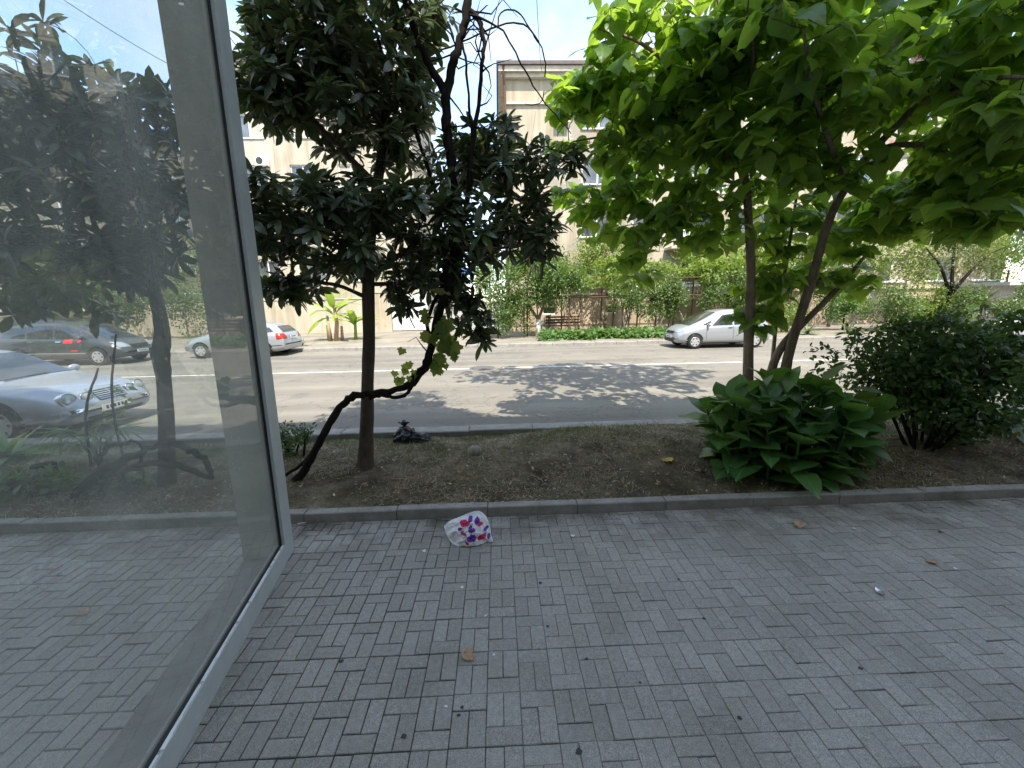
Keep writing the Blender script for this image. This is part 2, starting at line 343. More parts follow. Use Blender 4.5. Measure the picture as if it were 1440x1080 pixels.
def catmull(pts, per=4):
    P = [Vector(p) for p in pts]; P = [P[0]*2-P[1]]+P+[P[-1]*2-P[-2]]; out = []
    for i in range(1, len(P)-2):
        for k in range(per):
            t = k/per; out.append(.5*((2*P[i])+(P[i+1]-P[i-1])*t+(2*P[i-1]-5*P[i]+4*P[i+1]-P[i+2])*t*t+(3*P[i]-P[i-1]-3*P[i+1]+P[i+2])*t**3))
    return out+[P[-2]]
def lerp_r(rs, n): return [float(v) for v in np.interp(np.linspace(0, 1, n), np.linspace(0, 1, len(rs)), rs)]
def wobble(pts, a): return [p+Vector((random.uniform(-a, a), random.uniform(-a, a), random.uniform(-a, a))) for p in pts]

# ------------------------------------------------------------------ helpers: leaves
def blade(prof, arch=.15, fold=.12, tip=0, wav=0.0):
    """prof: [(v, halfwidth)] along a blade of length 1 in +Y, facing +Z"""
    V = []; Fs = []; UV = []; mxw = max(w for _, w in prof)
    for i, (v, w) in enumerate(prof):
        z = -arch*v*v
        wv = wav*math.sin(v*17)
        V += [(-w, v, z+fold*w+wv), (0, v, z), (w, v, z+fold*w-wv)]; UV += [(.5-.5*w/mxw, v), (.5, v), (.5+.5*w/mxw, v)]
    for i in range(len(prof)-1):
        a = i*3; Fs += [(a, a+1, a+4, a+3), (a+1, a+2, a+5, a+4)]
    return np.array(V), Fs, np.array(UV)
def fan(outline, cx=.0, cy=.38, droop=.25, fold=.16, seed=0):
    """broad leaf from its right-hand outline (x>=0) starting at the stalk"""
    pts = [(x, y) for x, y in outline]; left = [(-x, y) for x, y in pts[::-1] if x > 1e-4]; ring = pts+left; rr = random.Random(seed)
    def z(x, y): return -droop*(y-.1)**2-.35*abs(x)**2.2+fold*abs(x)*.6+rr.uniform(-.02, .02)
    V = [(x, y, z(x, y)) for x, y in ring]+[(0, .12, z(0, .12)), (0, .45, z(0, .45)), (0, .75, z(0, .75))]; n = len(ring); UV = [(.5+.5*x/.62, y) for x, y, _ in V]
    Fs = []
    def ctr(y): return n if y < .2 else n+1 if y < .62 else n+2
    for i in range(n):
        j = (i+1) % n; a, b = ctr(ring[i][1]), ctr(ring[j][1])
        if a == b: Fs.append((i, j, a))
        else: Fs += [(i, j, b), (i, b, a)]
    return np.array(V), Fs, np.array(UV)
LEAF = {
    'loquat': [blade([(0, .015), (.1, .045), (.32, .125), (.58, .165), (.8, .135), (.93, .06), (1, .004)], a, f) for a, f in ((.2, .3), (.35, .15), (.05, .4), (.5, .25))],
    'canna': [blade([(0, .02), (.08, .05), (.22, .135), (.42, .2), (.62, .19), (.8, .125), (.92, .05), (1, .003)], a, f, wav=w) for a, f, w in ((.25, .25, .012), (.5, .12, .02), (.1, .4, .01), (.7, .2, .018))],
    'catalpa': [fan([(0, 0), (.16, -.09), (.34, -.05), (.47, .1), (.53, .26), (.52, .41), (.43, .52), (.33, .66), (.18, .83), (.05, .97), (0, 1.02)], droop=d, fold=f, seed=i) for i, (d, f) in enumerate(((.25, .2), (.5, .1), (.1, .35), (.7, .3)))],
    'heart': [fan([(0, 0), (.2, -.08), (.4, .02), (.5, .22), (.44, .45), (.28, .68), (.1, .9), (0, 1)], droop=d, fold=f, seed=9+i) for i, (d, f) in enumerate(((.2, .2), (.45, .1), (.1, .3)))],
    'grape': [fan([(0, .04), (.2, -.1), (.42, -.02), (.4, .14), (.6, .26), (.56, .42), (.38, .46), (.36, .66), (.2, .7), (.1, .9), (0, 1)], droop=d, fold=f, seed=20+i) for i, (d, f) in enumerate(((.2, .2), (.4, .05)))],
    'oval': [blade([(0, .03), (.25, .22), (.55, .27), (.82, .15), (1, .01)], a, .25) for a in (.1, .3)],
    'small': [blade([(0, .05), (.45, .28), (1, .01)], a, .3) for a in (.1, .35)],
    'strap': [blade([(0, .03), (.2, .05), (.6, .045), (1, .002)], a, .4) for a in (.15, .5, .9)],
    'banana': [blade([(0, .02), (.1, .09), (.3, .15), (.6, .15), (.85, .1), (1, .01)], a, .3, wav=.01) for a in (.4, .8)],
}
def mat_of(pos, d, up, size, wide=1.0):
    d = Vector(d).normalized(); up = Vector(up); x = d.cross(up)
    if x.length < 1e-4: x = d.orthogonal()
    x.normalize(); z = x.cross(d)
    return np.array([[x.x*size*wide, d.x*size, z.x*size, pos[0]], [x.y*size*wide, d.y*size, z.y*size, pos[1]], [x.z*size*wide, d.z*size, z.z*size, pos[2]], [0, 0, 0, 1]])
_proto = {}
def wloc(o):
    v = Vector(o.location)
    while o.parent is not None: o = o.parent; v += o.location
    return v
def local(b_, root):
    l = wloc(root); b_.V = [(v[0]-l.x, v[1]-l.y, v[2]-l.z) for v in b_.V]; return b_
def put_leaves(parent, kind, mats, material, single=300, name='leaf', rest='foliage'):
    """mats: list of (4x4 array in world space, size). The ones that show largest become objects, the rest one mesh."""
    base = np.eye(4); base[:3, 3] = -np.array(wloc(parent))
    order = []
    for i, (m_, sz) in enumerate(mats):
        q = PX(m_[:3, 3]); vis = q is not None and -60 < q[0] < 1500 and -60 < q[1] < 1140
        order.append((-(sz/q[2]) if vis else 1.0, i))
    order.sort(); pick = {i for sc, i in order[:single] if sc < 0}
    VV = []; FF = []; TT = []; UU = []; n = 0
    L = LEAF[kind]
    for i, (m_, sz) in enumerate(mats):
        k = i % len(L); V, Fs, UV = L[k]
        if i in pick:
            key = (kind, k, material)
            if key not in _proto:
                me = bpy.data.meshes.new(name); me.from_pydata(V.tolist(), [], Fs); me.materials.append(M[material])
                me.polygons.foreach_set('use_smooth', [True]*len(me.polygons))
                lay = me.uv_layers.new(name='UVMap'); idx = np.zeros(len(me.loops), dtype=np.int32); me.loops.foreach_get('vertex_index', idx); lay.data.foreach_set('uv', UV.astype(np.float32)[idx].ravel())
                _proto[key] = me
            link(name, _proto[key], parent, Matrix((base @ m_).tolist()))
        else:
            mm = base @ m_; W = V @ mm[:3, :3].T + mm[:3, 3]; VV.append(W); UU.append(UV); TT.append(np.full(len(V), random.random(), dtype=np.float32))
            FF += [tuple(a+n for a in f) for f in Fs]; n += len(V)
    if VV:
        o = new_mesh(rest, np.concatenate(VV).tolist(), FF, material, parent, True, np.concatenate(TT), np.concatenate(UU)); o['kind'] = 'stuff'
def rand_dir(up=0.0):
    a = random.uniform(0, 2*math.pi); z = random.uniform(-1, 1); r_ = math.sqrt(1-z*z); return Vector((r_*math.cos(a), r_*math.sin(a), z+up)).normalized()
def in_ball(): return rand_dir()*random.random()**.4
def grow(limbs, tips, mb, tip_r=.0035, k=.012, sag=.0, sides=5):
    """join each tip to the nearest wood with a bent twig; returns [(tip, direction, path)]"""
    nodes = []; rad = []
    for pts, rs in limbs:
        nodes += [np.array(p) for p in pts]; rad += list(rs)
    nodes = np.array(nodes); rad = np.array(rad)
    tips = [np.array(t) for t in tips]
    d0 = [np.min(np.linalg.norm(nodes-t, axis=1)) for t in tips]; out = []
    for i in np.argsort(d0):
        t = tips[i]; dd = np.linalg.norm(nodes-t, axis=1)+np.maximum(0, nodes[:, 2]-t[2])*.6; j = int(np.argmin(dd)); a = nodes[j]; L = np.linalg.norm(t-a)
        if L < .03: continue
        mid = (a+t)/2+rng.normal(0, .09*L, 3)+np.array([0, 0, .1*L])
        path = [Vector(a*(1-u)**2+mid*2*u*(1-u)+t*u*u) for u in (0, .25, .5, .75, 1)]
        r0 = min(rad[j]*.8, tip_r+k*L); rs = [r0+(tip_r-r0)*u for u in (0, .25, .5, .75, 1)]
        mb.tube(path, rs, sides, cap=False)
        nodes = np.vstack([nodes, [np.array(q) for q in path[1:]]]); rad = np.concatenate([rad, rs[1:]])
        out.append((path[-1], (path[-1]-path[-2]).normalized(), path))
    return out
def limb(pxs, rs, per=4, wob=0.0):
    pts = catmull([AT(*q) for q in pxs], per)
    if wob: pts = [pts[0]]+wobble(pts[1:-1], wob)+[pts[-1]]
    return pts, lerp_r(rs, len(pts))
def ball_tips(clumps, dens=1.0):
    """clumps: (px, py, Y, radius in px across, radius px high, depth radius m, count)"""
    T = []
    for px, py, Y, rx, rz, ry, n in clumps:
        c = AT(px, py, Y); sc = Y/F
        for _ in range(int(n*dens)):
            b = in_ball(); T.append(c+Vector((b.x*rx*sc, b.y*ry, b.z*rz*sc)))
    return T
def rosettes(twigs, lo, hi, n=(7, 11), back=.5):
    ms = []
    for tip, d, path in twigs:
        ax = (d*.6+Vector((0, 0, .75))).normalized(); a0 = random.random()*6.28; k = random.randint(*n); u = ax.orthogonal().normalized(); w = ax.cross(u)
        for i in range(k):
            a = a0+i*2.4; inc = R(random.uniform(35, 75)+45*(i/k)); dr = ax*math.cos(inc)+(u*math.cos(a)+w*math.sin(a))*math.sin(inc)
            sz = random.uniform(lo, hi)*(.75+.3*i/k); pos = tip-ax*.05*(i/k); up = ax-dr*ax.dot(dr)*.9+rand_dir()*.25
            ms.append((mat_of(pos, dr, up, sz, random.uniform(.85, 1.1)), sz))
        if random.random() < back:
            q = path[-2]
            for _ in range(random.randint(2, 4)):
                dr = (rand_dir()+d*.4).normalized(); sz = random.uniform(lo, hi)*.9; ms.append((mat_of(q, dr, Vector((0, 0, 1))+rand_dir()*.3, sz), sz))
    return ms
def sprays(twigs, lo, hi, n=(2, 4), stalk=.1, hang=.35, mb=None):
    ms = []
    for tip, d, path in twigs:
        for q, cnt in ((path[-1], random.randint(*n)), (path[-2], random.randint(1, 2)), (path[-3], random.randint(0, 2))):
            for _ in range(cnt):
                dr = Vector((random.uniform(-1, 1), random.uniform(-1, 1), random.uniform(-.1, .6))).normalized()*.8+d*.35; dr.normalize()
                b = q+dr*stalk*random.uniform(.5, 1.3); out = (Vector((dr.x, dr.y, 0))+rand_dir()*.25); out.z -= hang*random.uniform(.3, 2.0)
                sz = random.uniform(lo, hi); up = Vector((0, 0, 1))+rand_dir()*.45
                if mb is not None: mb.tube([q, q.lerp(b, .5)+Vector((0, 0, .012)), b], .0022, 3, cap=False)
                ms.append((mat_of(b, out, up, sz, random.uniform(.85, 1.1)), sz))
    return ms
def cloud_leaves(clumps, lo, hi, up=.6, shell=True):
    """small leaves spread through balls given in world metres: (centre, rx, ry, rz, n)"""
    ms = []
    for c, rx, ry, rz, n in clumps:
        for _ in range(n):
            d = rand_dir(); rr = random.random()**(.28 if shell else .4); pos = Vector((c[0]+d.x*rr*rx, c[1]+d.y*rr*ry, c[2]+d.z*rr*rz)); sz = random.uniform(lo, hi)
            ms.append((mat_of(pos, (d*.6+rand_dir()*.8), Vector((0, 0, up))+d*.5+rand_dir()*.6, sz), sz))
    return ms

# ================================================================== THE SETTING
def struct(o): return tag(o, kind='structure')
b = MB(); b.add([(-700, -300, -.1), (700, -300, -.1), (700, 900, -.1), (-700, 900, -.1)], [(0, 1, 2, 3)]); struct(b.build('ground', 'dusty_ground'))
# pavement: a bed of dark sand with bricks laid in pairs and singles
PX0, PX1, PY0, PY1 = -8.5, 9.5, -.7, KY0-.004
b = MB(); b.box(PX0-.3, PX1+.3, PY0, PY1, -.09, -.011); walk = struct(b.build('sidewalk', 'joint_sand'))
gx, gy = -.4736, 2.0826; U = .09; bricks = []
for i in range(int((PX0-gx)/(2*U))-1, int((PX1-gx)/(2*U))+2):
    for j in range(-11, 8):
        x = gx+i*2*U; y1 = gy+j*3*U; y0 = y1-3*U
        if i % 2: cells = [(x, x+2*U, y1-U, y1), (x, x+U, y0, y1-U), (x+U, x+2*U, y0, y1-U)]
        else: cells = [(x, x+2*U, y0, y0+U), (x, x+U, y0+U, y1), (x+U, x+2*U, y0+U, y1)]
        for a0, a1, c0, c1 in cells:
            a0, a1, c0, c1 = max(a0, PX0), min(a1, PX1), max(c0, PY0), min(c1, PY1)
            if a1-a0 > .02 and c1-c0 > .02: bricks.append((a0, a1, c0, c1))
def brick_rank(q):
    p = PX(((q[0]+q[1])/2, (q[2]+q[3])/2, 0))
    if p is None or not (-20 < p[0] < 1460 and 400 < p[1] < 1100): return 1
    if p[0] < 415-.684*(p[1]-770): return .5        # behind the glass
    return -1/p[2]
bricks.sort(key=brick_rank); rest = MB(); shared = {}
for k, (a0, a1, c0, c1) in enumerate(bricks):
    xm = (a0+a1)/2; loose = 1/(1+math.exp((xm+.35)*4)); g = .0011+.0022*loose*random.uniform(.5, 1.3)
    w, d = a1-a0-2*g, c1-c0-2*g; zt = random.gauss(0, .0016)-.0015; key = (round(w/.0012), round(d/.0012))
    tx, ty = random.gauss(0, .007), random.gauss(0, .007)
    if k < 300:
        if key not in shared:
            t = MB(); t.cbox(-w/2, w/2, -d/2, d/2, -.06, 0, .0032); me = bpy.data.meshes.new('paving_brick'); me.from_pydata(t.V, [], t.F); me.materials.append(M['paver']); shared[key] = me
        o = link('paving_brick', shared[key], walk); o.location = (xm, (c0+c1)/2, zt); o.rotation_euler = (ty, tx, random.gauss(0, .004))
    else: rest.cbox(xm-w/2, xm+w/2, (c0+c1)/2-d/2, (c0+c1)/2+d/2, -.06, zt, .0032, random.random())
rest.build('paving_bricks', 'paver', walk, tone=True)['kind'] = 'stuff'
# kerb between pavement and bed
b = MB(); b.box(-12, 14, KY0+.01, KY1-.01, -.1, .06); kb = struct(b.build('pavement_kerb', 'joint_sand')); x = G(555, 722, .1).x-.9*12; kme = {}
for k in range(27):
    t = MB(); L = .9; t.cbox(-L/2+.003, L/2-.003, 0, KY1-KY0, -.08, .1, .009); o = t.build('kerb_stone', 'kerb', kb)
    o.location = (x+L/2+k*L, KY0+random.gauss(0, .002), random.gauss(0, .0025)); o.rotation_euler = (random.gauss(0, .006), random.gauss(0, .003), random.gauss(0, .0025))
# planting bed
nx, ny = 420, 52; V = []; Fs = []
xs = np.linspace(-13, 15, nx); ys = np.linspace(KY1-.01, RK0+.01, ny)
for y in ys:
    for x in xs: V.append((x, y, hsoil(x, y)+random.gauss(0, .0035)))
for j in range(ny-1):
    for i in range(nx-1): Fs.append((j*nx+i, j*nx+i+1, (j+1)*nx+i+1, (j+1)*nx+i))
bed = struct(new_mesh('planting_bed', V, Fs, 'soil', smooth=True))
# road with its kerbs, centre line and cover
b = MB(); b.add([(-200, RK1-.02, 0), (200, RK1-.02, 0), (200, FK+.02, 0), (-200, FK+.02, 0)], [(0, 1, 2, 3)]); road = struct(b.build('road', 'asphalt'))
b = MB(); b.box(-120, 120, RK0+.02, RK1-.01, -.1, .09); rk = struct(b.build('road_kerb', 'joint_sand'))
for k in range(40):
    t = MB(); L = 1.0; t.cbox(-L/2+.004, L/2-.004, 0, RK1-RK0, -.09, .13, .014); o = t.build('kerb_stone', 'kerb', rk); o.location = (-20+k*L, RK0+random.gauss(0, .004), random.gauss(0, .004)); o.rotation_euler.z = random.gauss(0, .003)
b = MB(); b.box(-120, 120, FK+.02, FK+.2, -.1, .1); fk = struct(b.build('far_kerb', 'joint_sand'))
for k in range(56):
    t = MB(); L = 1.0; t.cbox(-L/2+.006, L/2-.006, 0, .24, -.09, .14, .02); o = t.build('kerb_stone', 'kerb', fk); o.location = (-28+k*L, FK+random.gauss(0, .006), random.gauss(0, .006))
for x0, x1 in ((-60, -.7), (.1, 7.9), (8.9, 60)):
    b = MB(); b.box(x0, x1, 12.62, 12.75, .001, .004); b.build('centre_line', 'road_paint', road)
b = MB(); n = 28; prof = [(.0, .008), (.27, .008), (.3, .006), (.3, .004), (.33, .004), (.33, .009), (.41, .009), (.42, .002)]; b.lathe(prof, (-.55, 12.75, 0), n=n)
for k in range(5): b.box(-.75+k*.1, -.71+k*.1, 12.6, 12.9, .008, .013)
b.build('manhole_cover', 'iron_cover', road)
b = MB(); b.add([(-200, FK+.2, .12), (200, FK+.2, .12), (200, 60, .12), (-200, 60, .12)], [(0, 1, 2, 3)]); struct(b.build('far_verge', 'dusty_ground'))

# ------------------------------------------------------------------ buildings
def facade(root, x0, x1, z0, z1, Y, wins, mat, thick=.35, pane='window_pane', depth=.14, back=10.0, name='wall', bars=2, sill=True, curtain=0.0):
    """front wall in plane Y facing -Y with real openings; every window is a part with panes and a sill"""
    xc = sorted({x0, x1, *[w[0] for w in wins], *[w[1] for w in wins]}); zc = sorted({z0, z1, *[w[2] for w in wins], *[w[3] for w in wins]})
    b = MB()
    def hole(xa, za): return any(w[0]-1e-6 <= xa < w[1]-1e-6 and w[2]-1e-6 <= za < w[3]-1e-6 for w in wins)
    for i in range(len(xc)-1):
        for j in range(len(zc)-1):
            if not hole(xc[i], zc[j]): b.add([(xc[i], Y, zc[j]), (xc[i+1], Y, zc[j]), (xc[i+1], Y, zc[j+1]), (xc[i], Y, zc[j+1])], [(0, 1, 2, 3)])
    for a, c, e, f in wins:
        d = depth+.08
        b.add([(a, Y, e), (c, Y, e), (c, Y, f), (a, Y, f), (a, Y+d, e), (c, Y+d, e), (c, Y+d, f), (a, Y+d, f)], [(0, 4, 5, 1), (1, 5, 6, 2), (2, 6, 7, 3), (3, 7, 4, 0)])
    # sides, back, roof
    b.add([(x0, Y, z0), (x0, Y+back, z0), (x0, Y+back, z1), (x0, Y, z1)], [(0, 3, 2, 1)]); b.add([(x1, Y, z0), (x1, Y+back, z0), (x1, Y+back, z1), (x1, Y, z1)], [(0, 1, 2, 3)])
    b.add([(x0, Y+back, z0), (x1, Y+back, z0), (x1, Y+back, z1), (x0, Y+back, z1)], [(0, 3, 2, 1)]); b.add([(x0, Y, z1), (x1, Y, z1), (x1, Y+back, z1), (x0, Y+back, z1)], [(0, 1, 2, 3)])
    wl = b.build(name, mat, root)
    for a, c, e, f in wins:
        t = MB(); y0, y1 = Y+depth-.03, Y+depth+.04; w = .07
        t.box(a, c, y0, y1, e, e+w); t.box(a, c, y0, y1, f-w, f); t.box(a, a+w, y0, y1, e+w, f-w); t.box(c-w, c, y0, y1, e+w, f-w)
        for k in range(1, bars): xm = a+(c-a)*k/bars; t.box(xm-w*.6, xm+w*.6, y0, y1, e+w, f-w)
        fr = t.build('window', 'white_plastic', root)
        for k in range(bars):
            xa, xb = a+(c-a)*k/bars, a+(c-a)*(k+1)/bars; t = MB(); t.box(xa+w*.5, xb-w*.5, Y+depth, Y+depth+.012, e+w*.5, f-w*.5)
            t.build('pane', 'curtain' if random.random() < curtain else pane, fr)
        if sill: t = MB(); t.box(a-.1, c+.1, Y-.09, Y+depth-.032, e-.06, e+.012); t.build('sill', 'white_plastic', fr)
    return wl
def zpx(px, py, Y): return AT(px, py, Y).z
# right-hand block across the road
ZT = zpx(712, 112, FAR); XL = AT(712, 200, FAR).x; XR = XL+33
B1 = thing('apartment_block', (0, 0, 0), 'cream apartment block with peeling plaster and dark cornice across the road', 'building')
rows = [(zpx(843, 259, FAR), zpx(843, 221, FAR))]; hh = rows[0][1]-rows[0][0]; z = rows[0][0]
rows = [(z+3.15*k, z+3.15*k+hh) for k in (-3, -2, -1, 0, 1) if z+3.15*k > 2.2]
xw = AT(818, 240, FAR).x; wins = []
for k in range(9):
    for (e, f) in rows:
        wins.append((xw+k*3.35, xw+k*3.35+2.05, e, f))
facade(B1, XL, XR, 2.45, ZT, FAR, wins, 'plaster_cream', curtain=.35)
bw = [(XL+2.2+k*4.1, XL+3.1+k*4.1, 1.15, 1.65) for k in range(8)]
facade(B1, XL-.12, XR+.12, .0, 2.38, FAR-.12, bw, 'plaster_base', name='plinth', bars=1, sill=False, depth=.25, back=10.2)
b = MB(); b.box(XL-.2, XR+.2, FAR-.26, FAR+10.3, 2.38, 2.47); b.build('plinth_ledge', 'cornice', B1)
b = MB(); b.box(XL-.12, XR+.12, FAR-.14, FAR+10.1, ZT-1.35, ZT-1.22); b.box(XL-.25, XR+.25, FAR-.28, FAR+10.2, ZT, ZT+.22); b.box(XL-.4, XR+.4, FAR-.5, FAR+10.4, ZT+.22, ZT+.5); b.build('cornice', 'cornice', B1)
b = MB(); b.box(XL-.5, XR+.5, FAR-.64, FAR+10.5, ZT+.5, ZT+.68); b.build('roof', 'roof_edge', B1)
b = MB(); b.tube([(XL-.1, FAR-.5, ZT+.5), (XL-.1, FAR-.4, ZT+.1), (XL-.04, FAR-.2, ZT-.4), (XL-.04, FAR-.2, .3)], .08, 8); b.build('downpipe', 'rust_iron', B1)
for px, w in ((877, .9), (1300, 1.0)):
    x = AT(px, 80, FAR+4).x; b = MB(); b.box(x-w/2, x+w/2, FAR+3.5, FAR+4.5, ZT+.6, ZT+4.3); b.box(x-w/2-.1, x+w/2+.1, FAR+3.4, FAR+4.6, ZT+4.3, ZT+4.45); b.build('chimney', 'brick_chimney', B1)
for k in range(3):           # balconies half hidden by the tree
    x = AT(945, 310, FAR).x; z0 = rows[0][0]+3.15*k-.9
    b = MB(); b.box(x-.4, x+2.9, FAR-1.1, FAR-.01, z0, z0+.14); sl = b.build('balcony', 'cornice', B1)
    for q in range(13): t = MB(); xx = x-.36+q*.265; t.box(xx-.018, xx+.018, FAR-1.08, FAR-1.045, z0+.14, z0+1.05); t.build('baluster', 'white_plastic', sl)
    t = MB(); t.box(x-.4, x+2.9, FAR-1.1, FAR-1.03, z0+1.05, z0+1.1); t.build('handrail', 'white_plastic', sl)
# block behind the loquat
Y2 = 31.0; Z2 = zpx(430, 103, Y2); x0, x1 = AT(300, 300, Y2).x, AT(585, 300, Y2).x
B2 = thing('apartment_block', (0, 0, 0), 'pale cream apartment block showing through the loquat leaves left of the gap', 'building'); wins = []
zr = zpx(432, 264, Y2)
for k in range(6):
    for q in (-3, -2, -1, 0, 1, 2):
        e = zr+q*3.2
        if 2 < e < Z2-2: wins.append((AT(408, 240, Y2).x+(k-2)*3.3, AT(408, 240, Y2).x+(k-2)*3.3+1.7, e, e+1.5))
wins = [w for w in wins if w[0] > x0+.5 and w[1] < x1-.5]
facade(B2, x0, x1, 0, Z2, Y2, wins, 'plaster_pale', curtain=.4)
b = MB(); b.box(x0-.4, x1+.4, Y2-.5, Y2+10.3, Z2, Z2+.4); b.build('cornice', 'cornice', B2); b = MB(); b.box(x0-.5, x1+.5, Y2-.6, Y2+10.4, Z2+.4, Z2+.55); b.build('roof', 'roof_edge', B2)
# block at the far left, its end wall running back from the street
XE = -26.5; Z3 = CAMH+.565*21.3
B3 = thing('apartment_block', (0, 0, 0), 'weathered cream apartment block at far left, its long end wall seen through the glass', 'building')
wins = [(XE-2.6-k*3.3, XE-.9-k*3.3, 2+q*3.1, 3.5+q*3.1) for k in range(5) for q in range(4)]
facade(B3, XE-20, XE, 0, Z3, 21.0, wins, 'plaster_cream', back=26)
for k in range(5):
    for q in range(4):
        y = 22.6+k*4.4; z = 1.8+q*3.1; t = MB(); t.box(XE+.005, XE+.05, y, y+1.7, z, z+1.5); fr = t.build('window', 'white_plastic', B3)
        for h_ in (0, 1): t = MB(); t.box(XE+.05, XE+.06, y+.08+h_*.8, y+.8+h_*.8, z+.08, z+1.42); t.build('pane', 'window_pane', fr)
b = MB(); b.box(XE-20.5, XE+.5, 20.4, 47.3, Z3, Z3+.5); b.build('roof', 'roof_edge', B3)
for k in range(9): t = MB(); t.tube([(XE+.3, 21+k*2.6, Z3+.5), (XE+.3, 21+k*2.6, Z3+1.5)], .03, 5); t.build('roof_railing_post', 'dark_iron', B3)
t = MB(); t.tube([(XE+.3, 21, Z3+1.45), (XE+.3, 43, Z3+1.45)], .02, 5); t.build('roof_rail', 'dark_iron', B3)
# the block that the pavement belongs to, behind the camera: it throws the shade over pavement and bed
HB = 12.7; FB = -.75
B0 = thing('shop_building', (0, 0, 0), 'plastered shop building that the paved sidewalk runs along', 'building')
V = [(-60, FB, -.1), (60, FB, -.1), (60, FB, HB), (-60, FB, HB), (-60, FB-11, -.1), (60, FB-11, -.1), (60, FB-11, HB), (-60, FB-11, HB)]
new_mesh('wall', V, [(1, 0, 3, 2), (4, 5, 6, 7), (0, 4, 7, 3), (5, 1, 2, 6), (3, 7, 6, 2)], 'plaster_pale', B0)
for k in range(-9, 10):
    for q in range(4):
        x, z = k*3.1, (.5 if q == 0 else 1.5+q*3.1); w, h = (2.3, 2.5) if q == 0 else (1.5, 1.5)
        t = MB(); t.box(x-w/2, x+w/2, FB+.002, FB+.05, z, z+h); fr = t.build('window', 'white_plastic', B0); t = MB(); t.box(x-w/2+.08, x+w/2-.08, FB+.05, FB+.058, z+.08, z+h-.08); t.build('pane', 'window_pane', fr)
t = MB(); t.box(-60.3, 60.3, FB-11.3, FB+.12, HB, HB+.18); t.build('roof', 'roof_edge', B0)

# ------------------------------------------------------------------ yard across the road
def wall_run(name, x0, x1, Y, h, mat, label, cap=True):
    t = thing(name, (x0, Y, .12), label, 'wall'); b = MB(); b.box(0, x1-x0, 0, .28, -.1, h); b.build('wall_body', mat, t)
    if cap: b = MB(); b.box(-.04, x1-x0+.04, -.05, .33, h, h+.08); b.build('coping', 'cornice', t)
    return t
xa, xg0, xg1, xb = AT(375, 440, 29).x, AT(551, 440, 29).x, AT(602, 440, 29).x, AT(520, 440, 29).x
wall_run('yard_wall', xa-26, xb, 29, 2.3, 'plaster_pale', 'cream yard wall behind the banana plants and the silver car seen from behind')
wall_run('gate_pier', xb, xg0-.03, 28.9, 2.7, 'plaster_cream', 'mottled cream gate pier left of the white metal gate')
gt = thing('metal_gate', (xg0, 29, .12), 'white sheet metal gate between the mottled pier and the dark tree leaves', 'gate')
for k in range(6): t = MB(); w = (xg1-xg0)/6; t.box(k*w+.01, (k+1)*w-.01, 0, .04, .08, 2.5); t.build('panel', 'white_gate', gt)
t = MB(); w = xg1-xg0; t.box(0, w, .041, .09, .05, .13); t.box(0, w, .041, .09, 1.25, 1.33); t.box(0, w, .041, .09, 2.45, 2.53); t.build('gate_frame', 'white_gate', gt)
t = MB(); t.box(w*.5+.05, w*.5+.12, -.05, 0, 1.1, 1.3); t.build('handle', 'dark_iron', gt)
lw = thing('low_wall', (AT(604, 460, 28.6).x, 28.6, .12), 'low grey block wall with blue sheet beyond it, right of the white gate', 'wall'); L = AT(735, 460, 28.6).x-AT(604, 460, 28.6).x
for r_ in range(5):
    for k in range(int(L/.4)+1):
        x = k*.4-(.2 if r_ % 2 else 0); x2 = min(x+.392, L); x = max(x, 0)
        if x2-x > .05: t = MB(); t.box(x, x2, 0, .2, r_*.2, r_*.2+.192); t.build('block', 'grey_block', lw)
sh = thing('blue_canopy', AT(657, 381, 33), 'small bright blue awning between the buildings', 'awning'); t = MB(); t.box(-.9, .9, -.4, .9, -.25, .25); t.build('sheet', 'blue_sheet', sh)
for sx_ in (-.85, .85): t = MB(); t.tube([(sx_, -.35, -.25), (sx_, -.35, -3.2)], .03, 6); t.build('post', 'dark_iron', sh)

# air conditioners on the facades
for px, py, Yf, lab in ((790, 175, FAR, 'white air conditioner on the peeling wall below the cornice'), (905, 262, FAR, 'white air conditioner beside the curtained window across the road'), (372, 235, 31.0, 'white air conditioner on the pale wall left of the loquat crown'), (1240, 230, FAR, 'white air conditioner on the cream wall behind the catalpa leaves')):
    q = AT(px, py, Yf); t = thing('air_conditioner', (q.x, Yf-.4, q.z), lab, 'air conditioner'); b = MB(); b.cbox(-.42, .42, 0, .3, 0, .58, .02); b.build('casing', 'white_plastic', t)
    b = MB(); b.lathe([(.0, -.004), (.2, -.004), (.23, -.012), (.24, 0)], (-.1, 0, .29), 'y', 20); b.build('fan_grille', 'dark_iron', t)
    for sx_ in (-.3, .3): b = MB(); b.box(sx_-.02, sx_+.02, .02, .39, -.05, -.002); b.build('bracket', 'dark_iron', t)
# bench
bx = AT(793, 450, 24.6).x
bn = thing('bench', (bx, 24.6, .12), 'brown slatted bench behind the fruit tree with white trunk', 'bench')
for k in range(3): t = MB(); t.box(-1.1, 1.1, -.28+k*.16, -.15+k*.16, .42, .46); t.build('seat_slat', 'wood', bn)
for k in range(3): t = MB(); t.box(-1.1, 1.1, .2+k*.03, .23+k*.03, .55+k*.17, .66+k*.17); t.build('back_slat', 'wood', bn)
for sx_ in (-.9, .9):
    t = MB(); t.box(sx_-.03, sx_+.03, -.26, -.2, 0, .42); t.build('leg', 'dark_iron', bn); t = MB(); t.box(sx_-.03, sx_+.03, .14, .2, 0, 1.05); t.build('leg', 'dark_iron', bn)
